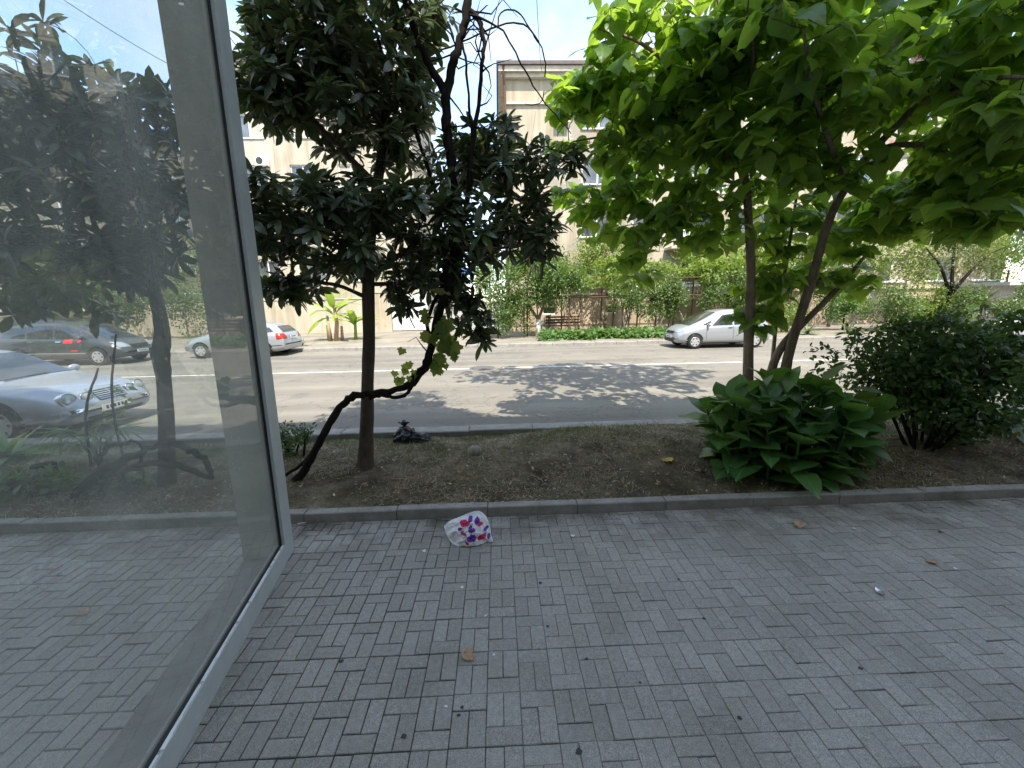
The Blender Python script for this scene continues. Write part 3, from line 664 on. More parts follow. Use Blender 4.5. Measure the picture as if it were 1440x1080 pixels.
# pergola of rusty posts carrying a grapevine
pg = thing('grape_pergola', (0, 0, .12), 'rusty pipe pergola carrying a yellow green grapevine before the cream block', 'pergola')
PYG = 22.6; pxs = [741, 800, 862, 896, 947, 1003, 1060, 1110]
for px in pxs:
    x = AT(px, 440, PYG).x; t = MB(); t.tube([(x, PYG, 0), (x+.05, PYG, 3.0)], .045, 6); t.build('post', 'rust_iron', pg)
    t = MB(); t.tube([(x, PYG+2.6, 0), (x, PYG+2.6, 3.0)], .04, 6); t.build('post', 'rust_iron', pg); t = MB(); t.tube([(x, PYG-.2, 3.02), (x, PYG+2.8, 3.02)], .03, 6); t.build('rafter', 'rust_iron', pg)
xs0, xs1 = AT(741, 440, PYG).x, AT(1110, 440, PYG).x
for yy, zz in ((PYG, 3.06), (PYG+1.3, 3.06), (PYG+2.6, 3.06), (PYG, 2.1)): t = MB(); t.tube([(xs0, yy, zz), (xs1, yy, zz)], .028, 6); t.build('rail', 'rust_iron', pg)
gv = thing('grapevine', (xs0, PYG, .12), 'yellow green grapevine spread over the rusty pergola', 'vine'); b = MB()
for k in range(6): x = xs0+.6+k*(xs1-xs0)/6; b.tube(wobble([Vector((x, PYG+.3, .1)), Vector((x+.1, PYG+.2, 1)), Vector((x-.1, PYG+.3, 2)), Vector((x+.2, PYG+.4, 3.1))], .08), .035, 6)
local(b, gv).build('stem', 'bark_tan', gv)
cl_ = []
for k in range(52):
    x = random.uniform(xs0+1.5, xs1); w = random.uniform(.5, 1.0); cl_.append(((x, PYG+random.uniform(0, 2.4), 3.3+random.uniform(-.35, .75)), w, w, random.uniform(.3, .55), 150))
for k in range(18): x = random.uniform(xs0-.6, xs0+3.5); cl_.append(((x, PYG+random.uniform(0, 1.5), 3.4+random.uniform(-.6, 1.0)), .6, .6, .6, 120))
put_leaves(gv, 'heart', cloud_leaves(cl_, .09, .17), 'leaf_lime', 0)
# ground cover along the verge
gc = []; a, c = AT(765, 478, 20.3).x, AT(945, 470, 20.6).x
for k in range(60): x = a+(c-a)*k/59; gc.append(((x, 20.6+random.uniform(-.6, 1.0), .2), .35, .5, random.uniform(.3, .5), 90))
def mass(name, kind, ms, mat):
    VV = []; FF = []; TT = []; UU = []; n = 0; L = LEAF[kind]
    for i, (m_, sz) in enumerate(ms):
        V, Fs, UV = L[i % len(L)]; VV.append(V@m_[:3, :3].T+m_[:3, 3]); UU.append(UV); TT.append(np.full(len(V), random.random())); FF += [tuple(q+n for q in f) for f in Fs]; n += len(V)
    return new_mesh(name, np.concatenate(VV).tolist(), FF, mat, None, True, np.concatenate(TT), np.concatenate(UU))
tag(mass('ground_cover', 'heart', cloud_leaves(gc, .1, .2, 1.2), 'leaf_ground'), 'low leafy green ground cover along the far kerb in front of the silver hatchback', 'ground cover', kind='stuff')

# ------------------------------------------------------------------ trees and shrubs across the road
def far_tree(name, label, base, stems, clumps, leafkind, leafmat_, barkm, lo, hi, cat='tree', lime=False, group=None):
    t = thing(name, base, label, cat, group); b = MB(); bs = Vector(base)
    for pts, rs in stems: q = catmull([bs+Vector(p) for p in pts], 3); b.tube(q, lerp_r(rs, len(q)), 7, rough=.08)
    tr = local(b, t).build('trunk', barkm, t, True)
    if lime: b = MB(); b.tube([bs+Vector((0, 0, -.02)), bs+Vector((0, 0, .5)), bs+Vector((.02, 0, .95))], [stems[0][1][0]*1.12, stems[0][1][0]*1.06, stems[0][1][0]*1.0], 9); local(b, tr).build('lime_wash', 'white_lime', tr, True)
    tw = MB(); lim = [(catmull([bs+Vector(p) for p in pts], 3), lerp_r(rs, (len(pts)-1)*3+1)) for pts, rs in stems]
    tips = [Vector(c)+bs for c, *_ in clumps]; grow(lim, tips, tw, .008)
    if not tw.V: tw.tube([bs, bs+Vector((0, 0, .1))], .01, 4)
    cr_ = local(tw, t).build('crown', barkm, t)
    put_leaves(cr_, leafkind, cloud_leaves([(Vector(c)+bs, rx, ry, rz, n) for c, rx, ry, rz, n in clumps], lo, hi), leafmat_, 0)
    return t
def puffs(n, rx, ry, z0, z1, r0, r1, cnt, cx=0, cy=0):
    out = []
    for _ in range(n):
        d = in_ball(); out.append(((cx+d.x*rx, cy+d.y*ry, (z0+z1)/2+d.z*(z1-z0)/2), *(3*[random.uniform(r0, r1)]), cnt))
    return out
# fruit tree with limewashed trunk
bp = AT(757, 470, 22.3); bp.z = .12
far_tree('fruit_tree', 'round grey green fruit tree with whitewashed forked trunk before the brown bench', bp, [([(0, 0, 0), (0, 0, .6), (.05, 0, 1.1)], [.14, .11, .1]), ([(.03, 0, .9), (-.5, .1, 1.7), (-.9, .2, 2.6)], [.09, .07, .03]), ([(.03, 0, 1), (.35, 0, 1.9), (.6, .1, 2.9)], [.09, .06, .03])],
         puffs(60, 2.6, 1.9, 1.5, 4.4, .5, .8, 150), 'oval', 'leaf_citrus', 'bark_tan', .1, .17, lime=True)
bp = AT(700, 475, 22.0); bp.z = .12
far_tree('leafy_shrub', 'dense olive green shrub at the kerb left of the whitewashed tree', bp, [([(0, 0, 0), (.1, 0, .8), (.2, 0, 1.6)], [.06, .04, .02])], puffs(30, 1.4, .9, .2, 2.6, .4, .6, 130, .5), 'oval', 'leaf_citrus', 'bark_tan', .09, .15, 'shrub')
bp = AT(690, 470, 24.5); bp.z = .12
far_tree('slender_tree', 'slender yellow green tree rising beside the gap between the blocks', bp, [([(0, 0, 0), (.05, 0, 2), (0, 0, 4.6)], [.08, .06, .02])], puffs(22, .8, .8, 2.0, 5.2, .35, .5, 110), 'oval', 'leaf_lime', 'bark_tan', .09, .15)
bp = AT(880, 468, 22.0); bp.z = .12
far_tree('open_shrub', 'thin tree with several pale stems behind the green ground cover', bp, [([(0, 0, 0), (-.2, 0, 1), (-.35, 0, 2.2)], [.06, .05, .02]), ([(.1, 0, 0), (.2, .1, 1), (.5, .1, 2.1)], [.06, .05, .02])], puffs(20, 1.1, .7, 1.2, 3.0, .3, .45, 100), 'oval', 'leaf_citrus', 'bark_tan', .09, .15)
bp = AT(924, 468, 22.2); bp.z = .12
far_tree('leafy_shrub', 'bushy grey green shrub left of the silver hatchback', bp, [([(0, 0, 0), (-.1, 0, 1), (.1, 0, 2)], [.06, .04, .02]), ([(0, 0, .2), (.4, 0, 1.2), (.6, 0, 2.2)], [.05, .04, .02])], puffs(30, 1.2, .8, .8, 3.2, .35, .55, 120, .1), 'oval', 'leaf_citrus', 'bark_tan', .1, .16, 'shrub')
bp = AT(1020, 455, 22.6); bp.z = .12
far_tree('leafy_shrub', 'tall grey green shrub standing behind the roof of the silver hatchback', bp, [([(0, 0, 0), (0, 0, 1.2), (.1, 0, 2.6)], [.07, .05, .02])], puffs(36, 1.7, .9, .8, 3.6, .4, .6, 120), 'oval', 'leaf_citrus', 'bark_tan', .1, .17, 'shrub')
bp = AT(1100, 465, 21.5); bp.z = .12
far_tree('leafy_shrub', 'low yellow green shrub behind the tail of the silver hatchback', bp, [([(0, 0, 0), (0, 0, .5), (.1, 0, 1)], [.05, .03, .02])], puffs(14, 1.1, .6, .2, 1.5, .3, .4, 100), 'oval', 'leaf_lime', 'bark_tan', .09, .14, 'shrub')
bp = AT(1185, 462, 22); bp.z = .12
far_tree('leafy_shrub', 'dark spreading shrub on the far verge behind the slanting tree stem', bp, [([(0, 0, 0), (0, 0, .8), (.2, 0, 1.6)], [.06, .04, .02])], puffs(22, 1.6, .8, .3, 2.2, .3, .5, 100), 'oval', 'leaf_ground', 'bark_dark', .09, .15, 'shrub')
bp = AT(1322, 452, 20.5); bp.z = .12
far_tree('street_tree', 'small tree with brownish open crown and dark leaning trunk before the cream block', bp, [([(0, 0, 0), (.1, 0, 1.2), (.3, 0, 2.0)], [.15, .12, .1]), ([(.25, 0, 1.8), (1.1, 0, 3.0), (2.0, 0, 3.9)], [.1, .07, .03]), ([(.25, 0, 1.8), (-.5, 0, 3.2), (-1.5, 0, 4.2)], [.09, .06, .03]), ([(.3, 0, 2), (.4, .3, 3.5), (.3, .3, 5)], [.09, .06, .03])],
         puffs(34, 3.4, 1.6, 2.4, 5.8, .4, .7, 90, .3), 'oval', 'leaf_olive_brown', 'bark_dark', .08, .14)
bp = AT(1436, 440, 24); bp.z = .12
far_tree('street_tree', 'yellow green tree at the right edge above the grey kiosk', bp, [([(0, 0, 0), (.1, 0, 1.8), (.3, 0, 3.0)], [.15, .12, .08])], puffs(26, 2.2, 1.5, 3.2, 6.6, .5, .8, 100), 'oval', 'leaf_lime', 'bark_tan', .1, .16)
# greenery that hides the block on the right
for px, Yt, w, z0, z1, mat_, lab in ((1075, 25.0, 2.4, 2.6, 6.6, 'leaf_lime', 'bright yellow green tree behind the tail of the silver hatchback'), (1165, 24.6, 2.6, 1.6, 6.2, 'leaf_citrus', 'mid green tree in the yard behind the slanting catalpa stem'), (1262, 24.8, 2.8, 2.2, 6.8, 'leaf_lime', 'light green yard tree left of the leaning dark trunk'), (1400, 25.6, 3.4, 2.8, 8.2, 'leaf_lime', 'tall yellow green tree above the kiosk roof'), (985, 25.4, 2.2, 2.8, 6.0, 'leaf_lime', 'yellow green climber rising over the pergola before the balconies'), (850, 25.6, 2.4, 3.0, 5.6, 'leaf_lime', 'light climber foliage above the pergola left of the balconies')):
    bp = AT(px, 455, Yt); bp.z = .12
    far_tree('yard_tree', lab, bp, [([(0, 0, 0), (.1, 0, z0*.6), (.1, 0, z0+.5)], [.11, .09, .05])], puffs(34, w, 1.0, z0, z1, .5, .85, 120), 'oval', mat_, 'bark_tan', .1, .18)
for px, Yt, lab in ((1255, 20.4, 'low leafy shrub on the far verge behind the left shoulder of the dark shrub'), (1300, 20.8, 'low leafy shrub at the foot of the leaning dark trunk'), (1350, 20.4, 'leafy shrub between the leaning dark trunk and the big yucca'), (1425, 20.0, 'leafy shrub in front of the grey kiosk at the right edge')):
    bp = AT(px, 455, Yt); bp.z = .12
    far_tree('leafy_shrub', lab, bp, [([(0, 0, 0), (0, 0, .5), (.1, 0, 1)], [.05, .03, .02])], puffs(20, 1.2, .7, .3, 2.3, .35, .55, 110), 'oval', 'leaf_lime' if px in (1300,) else 'leaf_citrus', 'bark_tan', .09, .15, 'shrub')
for px, Yt, lab in ((165, 26.5, 'bushy shrub against the cream wall left of the near loquat trunk behind the glass'), (262, 26.5, 'bushy shrub against the cream wall above the nose of the silver estate car')):
    bp = AT(px, 455, Yt); bp.z = .12
    far_tree('leafy_shrub', lab, bp, [([(0, 0, 0), (0, 0, 1), (.1, 0, 2)], [.06, .05, .03])], puffs(34, 2.0, .9, .4, 4.2, .45, .7, 110), 'oval', 'leaf_citrus', 'bark_tan', .1, .17, 'shrub')
# tree seen through the glass, far side
for px, lab in ((30, 'leafy far tree at the left end, seen through the dusty glass above the dark car'), (130, 'leafy far tree beside the white gate house, seen through the dusty glass'), (330, 'green far tree just beside the window post above the silver car')):
    bp = AT(px, 450, 24); bp.z = .12
    far_tree('street_tree', lab, bp, [([(0, 0, 0), (.1, 0, 1.6), (.2, 0, 3.0)], [.14, .11, .06])], puffs(26, 1.9, 1.4, 2.3, 6.0, .5, .8, 110), 'oval', 'leaf_citrus', 'bark_tan', .1, .17)
# yuccas and agaves
def rosette_plant(name, label, base, trunk, n, L, mat, wide=1.0, kind='strap', lo=-.2, cat='plant', single=300, group=None):
    t = thing(name, base, label, cat, group); b = MB(); top = Vector(base)+Vector((0, 0, trunk)); b.tube([Vector(base)-Vector((0, 0, .05)), top], [.09 if trunk > .2 else .04, .07 if trunk > .2 else .04], 7); st = local(b, t).build('stem', 'bark_tan', t)
    ms = []
    for i in range(n):
        a = i*2.4; el = random.uniform(lo, 1.25); d = Vector((math.cos(a)*math.cos(el), math.sin(a)*math.cos(el), math.sin(el))); sz = L*random.uniform(.75, 1.1); ms.append((mat_of(top, d, Vector((0, 0, 1)), sz, wide), sz))
    put_leaves(t, kind, ms, mat, single); return t
def vg(px, py, Y, z=.12): p_ = AT(px, py, Y); p_.z = z; return p_
rosette_plant('yucca', 'spiky yucca on a short trunk by the basement wall, left of the hatchback', vg(962, 455, 22.2), .55, 36, .85, 'leaf_yucca')
rosette_plant('yucca', 'spiky yucca beside the dark leaning trunk, above the dark round shrub', vg(1246, 450, 21.8), 1.2, 40, 1.1, 'leaf_yucca')
rosette_plant('yucca', 'big spiky yucca left of the grey kiosk', vg(1376, 450, 21), 1.3, 44, 1.3, 'leaf_yucca')
rosette_plant('agave', 'pale agave on the far verge between the slanting stems and the dark shrub', vg(1135, 470, 20), .05, 26, .75, 'leaf_yucca', 1.6)
rosette_plant('agave', 'pale agave on the far verge just left of the dark round shrub', vg(1192, 468, 20), .05, 26, .8, 'leaf_yucca', 1.6)
rosette_plant('agave', 'small spiky agave by the tail of the silver car seen from behind', vg(425, 480, 20), .05, 18, .6, 'leaf_yucca', 1.4)
rosette_plant('spiky_grass', 'spiky plant at the foot of the fruit tree, right of the bench', vg(826, 468, 21.6), .05, 30, .8, 'leaf_yucca', 1.2)
# banana plants
bp = vg(472, 474, 22.4); t = thing('banana_plant', bp, 'banana plant with a dry orange stalk beside the silver car', 'banana plant'); b = MB()
b.tube([bp, bp+Vector((.15, 0, 1.0)), bp+Vector((.05, 0, 2.4))], [.13, .11, .05], 8); local(b, t).build('stalk', 'tan_leaf', t, True)
for k in range(4): b = MB(); x = random.uniform(-.5, .4); b.tube([bp+Vector((x, .1*k, 0)), bp+Vector((x*1.1, .1*k, random.uniform(.7, 1.5)))], [.1, .06], 7); local(b, t).build('stalk', 'leaf_banana' if k % 2 else 'tan_leaf', t, True)
ms = []
for i in range(11): a = i*2.4; d = Vector((math.cos(a), math.sin(a)*.6, random.uniform(.1, 1.2))); ms.append((mat_of(bp+Vector((.1*math.cos(a), 0, random.uniform(1.0, 2.2))), d, (0, 0, 1), 1.5), 1.5))
put_leaves(t, 'banana', ms, 'leaf_banana')
bp = vg(500, 472, 22.8); t = thing('banana_plant', bp, 'bright green young banana plant just left of the loquat trunk', 'banana plant'); b = MB()
b.tube([bp, bp+Vector((.05, 0, 1.0))], [.1, .07], 8); local(b, t).build('stalk', 'leaf_banana', t, True); ms = []
for i in range(9): a = i*2.4; d = Vector((math.cos(a), math.sin(a)*.6, random.uniform(.0, 1.3))); ms.append((mat_of(bp+Vector((0, 0, random.uniform(.7, 1.1))), d, (0, 0, 1), 1.35), 1.35))
put_leaves(t, 'banana', ms, 'leaf_banana')
# kiosk at the right edge
kp = vg(1394, 470, 23); kx = AT(1500, 440, 23).x-kp.x
t = thing('kiosk', kp, 'grey glazed kiosk at the right edge beside the big yucca', 'kiosk'); b = MB(); b.box(0, kx, 0, 3, 0, 2.3); b.build('wall', 'plaster_grey', t)
for k in range(3): x = .95+k*1.4; b = MB(); b.box(x, x+1.2, -.06, -.002, .5, 2.05); fr = b.build('window', 'white_plastic', t); b = MB(); b.box(x+.09, x+.56, -.07, -.06, .6, 1.95); b.build('pane', 'window_pane', fr); b = MB(); b.box(x+.64, x+1.11, -.07, -.06, .6, 1.95); b.build('pane', 'window_pane', fr)
b = MB(); b.box(-.2, kx+.2, -.5, 3.2, 2.3, 2.5); b.build('roof', 'grey_block', t)
# cables
for nm, A, B_, lab in ((0, AT(60, -20, 14), AT(372, 140, 30), 'thin black overhead cable crossing the sky behind the glass'), (1, AT(318, 45, 14), AT(420, 140, 30), 'thin black overhead cable in the blue gap right of the window post'), (2, AT(752, -60, 15), AT(762, 100, FAR-.7), 'thin wire hanging against the pale cloud above the cornice corner')):
    b = MB(); pts = [A.lerp(B_, u)-Vector((0, 0, .6*4*u*(1-u))) for u in np.linspace(0, 1, 14)]; b.tube(pts, .012, 5); tag(b.build('overhead_cable', 'cable_black'), lab, 'cable')

# ------------------------------------------------------------------ near trees
def wood(t, name, limbs, mat, n=9, rough=.07):
    b = MB()
    for pts, rs in limbs: b.tube(pts, rs, n, rough=rough)
    return local(b, t).build(name, mat, t, True)
# loquat beside the window
YL = 4.72; base = AT(514, 652, YL)
t = thing('loquat_tree', base, 'dark loquat tree with straight bare trunk right of the window post', 'tree')
trunk = limb([(513, 664, YL), (514, 648, YL), (516, 600, YL), (517, 540, YL), (519, 470, YL), (518, 400, YL), (522, 320, YL+.05), (536, 220, YL+.1), (545, 120, YL+.1), (552, 10, YL+.1), (556, -110, YL+.1)], [.135, .1, .078, .072, .068, .07, .06, .05, .04, .03, .015])
wood(t, 'trunk', [trunk], 'bark_grey', 12, .05)
limbs = [limb([(518, 392, YL), (560, 360, YL-.2), (620, 345, YL-.3), (690, 350, YL-.3), (760, 340, YL-.2)], [.04, .03, .025, .018, .01]),
         limb([(518, 385, YL), (480, 350, YL-.3), (430, 330, YL-.5), (380, 315, YL-.6)], [.035, .028, .02, .01]),
         limb([(520, 330, YL), (590, 290, YL+.1), (660, 260, YL+.2), (740, 225, YL+.2), (800, 225, YL+.1)], [.04, .032, .026, .018, .008]),
         limb([(530, 260, YL), (470, 200, YL-.2), (400, 130, YL-.2), (350, 110, YL-.1)], [.035, .03, .02, .01]),
         limb([(540, 180, YL), (480, 100, YL-.3), (400, 40, YL-.3), (350, 50, YL-.2)], [.03, .025, .02, .01]),
         limb([(545, 120, YL), (590, 60, YL+.1), (620, 0, YL+.2)], [.03, .02, .01]),
         limb([(519, 420, YL), (470, 400, YL-.1), (410, 395, YL-.2), (380, 400, YL-.2)], [.025, .02, .015, .008]),
         limb([(518, 400, YL), (590, 400, YL+.2), (650, 420, YL+.2), (680, 450, YL+.2)], [.025, .02, .015, .008])]
wood(t, 'branch', limbs, 'bark_grey', 7)
cl_ = [(430, 290, YL-.5, 80, 45, .6, 34), (380, 300, YL-.3, 30, 50, .5, 14), (510, 290, YL-.3, 60, 45, .7, 26), (600, 300, YL-.3, 60, 50, .6, 28), (680, 320, YL-.2, 60, 45, .6, 28), (750, 320, YL, 45, 45, .5, 18),
       (560, 360, YL, 80, 35, .8, 26), (450, 350, YL, 70, 35, .8, 20), (660, 360, YL, 50, 30, .5, 14),
       (700, 225, YL+.1, 60, 45, .5, 26), (650, 215, YL+.3, 40, 45, .5, 14), (775, 222, YL, 38, 22, .3, 10), (740, 270, YL, 40, 30, .4, 10),
       (380, 130, YL-.2, 50, 35, .5, 22), (440, 110, YL-.2, 55, 60, .7, 28), (360, 60, YL-.2, 35, 40, .5, 14), (430, 30, YL-.2, 60, 40, .6, 22), (510, 60, YL, 60, 70, .8, 30), (490, 160, YL, 60, 50, .8, 26), (575, 110, YL+.1, 45, 60, .7, 20), (570, 200, YL+.1, 55, 50, .7, 22), (590, 20, YL+.1, 40, 40, .6, 16), (500, -70, YL, 130, 70, 1.1, 46), (400, -60, YL, 90, 60, 1.0, 26), (520, -190, YL, 110, 80, 1.2, 36),
       (410, 408, YL-.1, 45, 20, .4, 14), (620, 395, YL+.2, 60, 30, .5, 18), (655, 430, YL+.2, 35, 35, .3, 12), (675, 465, YL+.2, 16, 24, .2, 5), (395, 100, YL-.2, 60, 60, .6, 10), (560, 420, YL+.1, 25, 20, .3, 4)]
tw = MB(); twigs = grow([trunk]+limbs, ball_tips(cl_, 1.5), tw, .004); cr_ = local(tw, t).build('crown', 'bark_grey', t)
put_leaves(cr_, 'loquat', rosettes(twigs, .15, .24, (8, 12), .7), 'leaf_loquat')
# loquat behind the glass
Y2_ = 4.35; base = AT(236, 692, Y2_)
t = thing('loquat_tree', base, 'loquat tree with knobbly grey trunk seen through the dusty glass', 'tree')
trunk = limb([(236, 702, Y2_), (235, 660, Y2_), (234, 600, Y2_), (230, 530, Y2_), (226, 500, Y2_), (228, 470, Y2_), (222, 430, Y2_), (205, 360, Y2_), (185, 280, Y2_), (176, 230, Y2_), (170, 180, Y2_), (166, 140, Y2_)], [.1, .08, .072, .066, .085, .07, .06, .05, .045, .035, .025, .012])
wood(t, 'trunk', [trunk], 'bark_grey', 11, .06)
limbs = [limb([(220, 420, Y2_), (160, 390, Y2_-.2), (90, 370, Y2_-.3), (20, 360, Y2_-.3)], [.035, .03, .02, .01]), limb([(205, 350, Y2_), (250, 300, Y2_-.1), (280, 240, Y2_-.1)], [.03, .02, .01]),
         limb([(190, 290, Y2_), (120, 230, Y2_-.3), (50, 180, Y2_-.4), (0, 150, Y2_-.4)], [.035, .03, .02, .01]), limb([(175, 220, Y2_), (220, 150, Y2_), (240, 110, Y2_)], [.03, .02, .01])]
wood(t, 'branch', limbs, 'bark_grey', 7)
cl_ = [(30, 130, Y2_-.4, 50, 50, .5, 26), (100, 170, Y2_-.3, 60, 60, .6, 30), (170, 190, Y2_-.2, 55, 55, .6, 26), (225, 150, Y2_, 40, 40, .5, 14), (30, 230, Y2_-.3, 50, 55, .6, 26), (110, 270, Y2_-.2, 60, 55, .6, 28), (190, 280, Y2_-.1, 55, 50, .6, 24), (250, 260, Y2_, 35, 55, .4, 14), (30, 340, Y2_-.2, 50, 50, .6, 24), (110, 360, Y2_-.2, 60, 45, .6, 26), (190, 370, Y2_-.1, 50, 45, .5, 20), (20, 410, Y2_-.1, 35, 35, .4, 12), (110, 415, Y2_, 50, 25, .4, 12), (-60, 200, Y2_-.2, 60, 90, .7, 26), (-50, 330, Y2_-.2, 50, 80, .7, 22), (255, 330, Y2_, 30, 40, .4, 8), (40, 60, Y2_, 90, 40, .8, 8)]
tw = MB(); twigs = grow([trunk]+limbs, ball_tips(cl_, .85), tw, .004); cr_ = local(tw, t).build('crown', 'bark_grey', t)
put_leaves(cr_, 'loquat', rosettes(twigs, .17, .27, (8, 12), .7), 'leaf_loquat')
# catalpa on the right
TK = .76; YC = 5.25; base = AT(1085, 600, YC); base.z = hsoil(base.x, YC)
t = thing('catalpa_tree', base, 'big leaved bright green catalpa tree with several bare brown stems on the right', 'tree')
st1 = limb([(1050, 625, YC), (1052, 540, YC), (1053, 470, YC), (1056, 400, YC), (1054, 330, YC), (1048, 250, YC-.1), (1036, 170, YC-.2), (1020, 80, YC-.3), (1005, -40, YC-.3)], [.1, .088, .08, .072, .065, .055, .045, .035, .015])
st2 = limb([(1096, 620, YC+.1), (1104, 530, YC+.05), (1114, 480, YC), (1140, 400, YC-.1), (1163, 318, YC-.2), (1186, 270, YC-.3), (1228, 212, YC-.5), (1290, 145, YC-.6), (1350, 60, YC-.7), (1390, -40, YC-.7)], [.1, .085, .078, .07, .062, .055, .05, .04, .03, .015])
st3 = limb([(1072, 620, YC+.2), (1082, 535, YC+.15), (1098, 490, YC+.1), (1132, 452, YC+.1), (1164, 420, YC+.2), (1200, 380, YC+.5), (1240, 330, YC+.8)], [.085, .075, .068, .055, .048, .035, .015])
st4 = limb([(1085, 520, YC+.2), (1089, 480, YC+.25), (1094, 430, YC+.3), (1106, 370, YC+.3), (1118, 290, YC+.4), (1130, 200, YC+.5)], [.035, .033, .03, .028, .024, .015])
st1, st2, st3, st4 = [(p_, [r_*TK for r_ in rs_]) for p_, rs_ in (st1, st2, st3, st4)]
for st in (st1, st2, st3, st4): wood(t, 'trunk', [st], 'bark_brown', 11, .05)
limbs = [limb([(1226, 214, YC-.5), (1262, 204, YC-.7), (1310, 206, YC-.9), (1350, 226, YC-1.1), (1400, 270, YC-1.3)], [.035, .03, .024, .018, .01]),
         limb([(1047, 240, YC-.1), (990, 190, YC-.2), (930, 180, YC-.2), (860, 190, YC-.1), (800, 200, YC)], [.03, .025, .02, .014, .008]),
         limb([(1040, 190, YC-.2), (960, 110, YC-.5), (900, 60, YC-.6), (840, 40, YC-.5)], [.03, .025, .018, .008]),
         limb([(1053, 320, YC), (1010, 290, YC+.2), (950, 310, YC+.3), (900, 370, YC+.3)], [.02, .016, .012, .007]),
         limb([(1048, 260, YC), (980, 250, YC+.5), (900, 270, YC+.8), (830, 280, YC+.9)], [.025, .02, .015, .008]),
         limb([(1190, 265, YC-.3), (1160, 180, YC-.9), (1140, 110, YC-1.4), (1130, 40, YC-1.7)], [.03, .025, .018, .01]),
         limb([(1290, 145, YC-.6), (1340, 130, YC-1.3), (1400, 110, YC-1.8), (1460, 110, YC-2.1)], [.03, .025, .018, .01]),
         limb([(1036, 165, YC-.2), (1060, 90, YC-1.0), (1050, 20, YC-1.5)], [.03, .02, .01]),
         limb([(1290, 145, YC-.6), (1260, 80, YC), (1240, 10, YC+.4)], [.03, .02, .01])]
wood(t, 'branch', limbs, 'bark_brown', 7)
cl_ = [(800, 135, YC, 32, 30, .3, 9), (790, 205, YC, 12, 12, .2, 2), (850, 60, YC-.4, 35, 40, .4, 10), (870, 190, YC-.1, 40, 40, .5, 14), (835, 125, YC, 30, 30, .4, 8), (910, 110, YC-.4, 60, 60, .7, 26), (900, 20, YC-.4, 40, 30, .6, 10), (980, 60, YC-.6, 60, 60, .9, 26), (980, 150, YC-.3, 60, 50, .8, 24), (930, 190, YC-.2, 45, 40, .6, 14), (960, 240, YC+.2, 60, 40, .8, 22), (870, 265, YC+.7, 60, 35, .6, 20), (815, 285, YC+.9, 35, 25, .4, 10), (850, 320, YC+.8, 35, 20, .4, 9), (890, 350, YC+.4, 35, 35, .5, 12), (940, 300, YC+.3, 50, 35, .6, 16), (1010, 280, YC, 45, 45, .6, 16), (900, 390, YC+.3, 14, 14, .2, 3),
       (1050, 100, YC-.9, 70, 70, .9, 26), (1050, 10, YC-1, 70, 50, .9, 20), (1130, 60, YC-1.2, 70, 60, .9, 26), (1130, 160, YC-.6, 70, 60, .8, 26), (1110, 240, YC-.2, 60, 45, .7, 18), (1080, 190, YC-.2, 50, 50, .7, 16), (1170, 250, YC-.4, 50, 30, .6, 12), (1120, 320, YC+.4, 50, 40, .4, 14), (1075, 330, YC+.4, 25, 40, .3, 7), (1110, 390, YC+.4, 35, 30, .3, 9),
       (1085, 400, YC+.1, 22, 40, .25, 10), (1070, 445, YC, 16, 22, .2, 6), (1040, 420, YC+.2, 12, 30, .2, 4), (1200, 340, YC+.6, 55, 45, .6, 20), (1180, 390, YC+.4, 45, 30, .4, 12), (1230, 300, YC+.3, 50, 40, .6, 18), (1280, 270, YC+.1, 50, 40, .6, 16), (1330, 260, YC-.4, 50, 35, .7, 16), (1400, 290, YC-1.3, 60, 35, .6, 18), (1420, 225, YC-1.4, 60, 50, .7, 18), (1310, 215, YC-.4, 40, 30, .4, 8), (1370, 180, YC-1.2, 60, 35, .6, 12), (1230, 90, YC-.6, 60, 60, .9, 22), (1210, 160, YC-.5, 35, 40, .6, 10), (1310, 60, YC-1, 60, 60, .9, 20), (1390, 40, YC-1.5, 60, 60, .9, 20), (1420, 120, YC-1.9, 40, 35, .5, 9), (1220, 0, YC-.5, 80, 40, 1, 18), (1310, 190, YC, 40, 20, .5, 4),
       (1040, -60, YC+.6, 120, 50, .9, 26), (1230, -60, YC+.6, 120, 50, .9, 26), (890, -40, YC+.3, 60, 40, .8, 10),
       (1300, 285, YC-.3, 70, 30, .5, 16), (1390, 305, YC-1.6, 60, 28, .4, 14), (1430, 170, YC-1.7, 40, 40, .5, 10), (1180, 130, YC-1.2, 60, 40, .5, 12), (1270, 320, YC+.3, 35, 25, .4, 8), (1000, 330, YC+.2, 40, 25, .4, 8), (1040, 200, YC-.8, 70, 40, .5, 14), (1400, -20, YC-.8, 80, 50, .8, 20), (1335, 125, YC-.6, 50, 40, .6, 12), (1250, 150, YC-.2, 45, 35, .6, 10), (1430, 70, YC-1.3, 40, 50, .6, 12), (1370, 250, YC-.8, 60, 40, .5, 14), (1130, -20, YC-.4, 90, 40, .8, 16)]
high = []
for _ in range(440): d = in_ball(); high.append(Vector((3.6+d.x*3.6, 6.3+d.y*1.4, 8.2+d.z*2.3)))
tops = [([Vector((2.3, 5.0, 5.6)), Vector((2.0, 5.6, 7.2)), Vector((1.8, 6.0, 9.4))], [.05, .04, .015]), ([Vector((4.2, 4.7, 5.4)), Vector((4.3, 5.4, 7.4)), Vector((4.4, 6.1, 9.6))], [.05, .04, .015])]
tops = [(catmull(a_, 3), lerp_r(r_, 7)) for a_, r_ in tops]; wood(t, 'branch', tops, 'bark_brown', 7)
tw = MB(); twigs = grow([st1, st2, st3, st4]+limbs+tops, ball_tips(cl_, 1.45)+high, tw, .004, .01); ms = sprays(twigs, .08, .235, (2, 4), .1, .45, tw); cr_ = local(tw, t).build('crown', 'bark_grey', t)
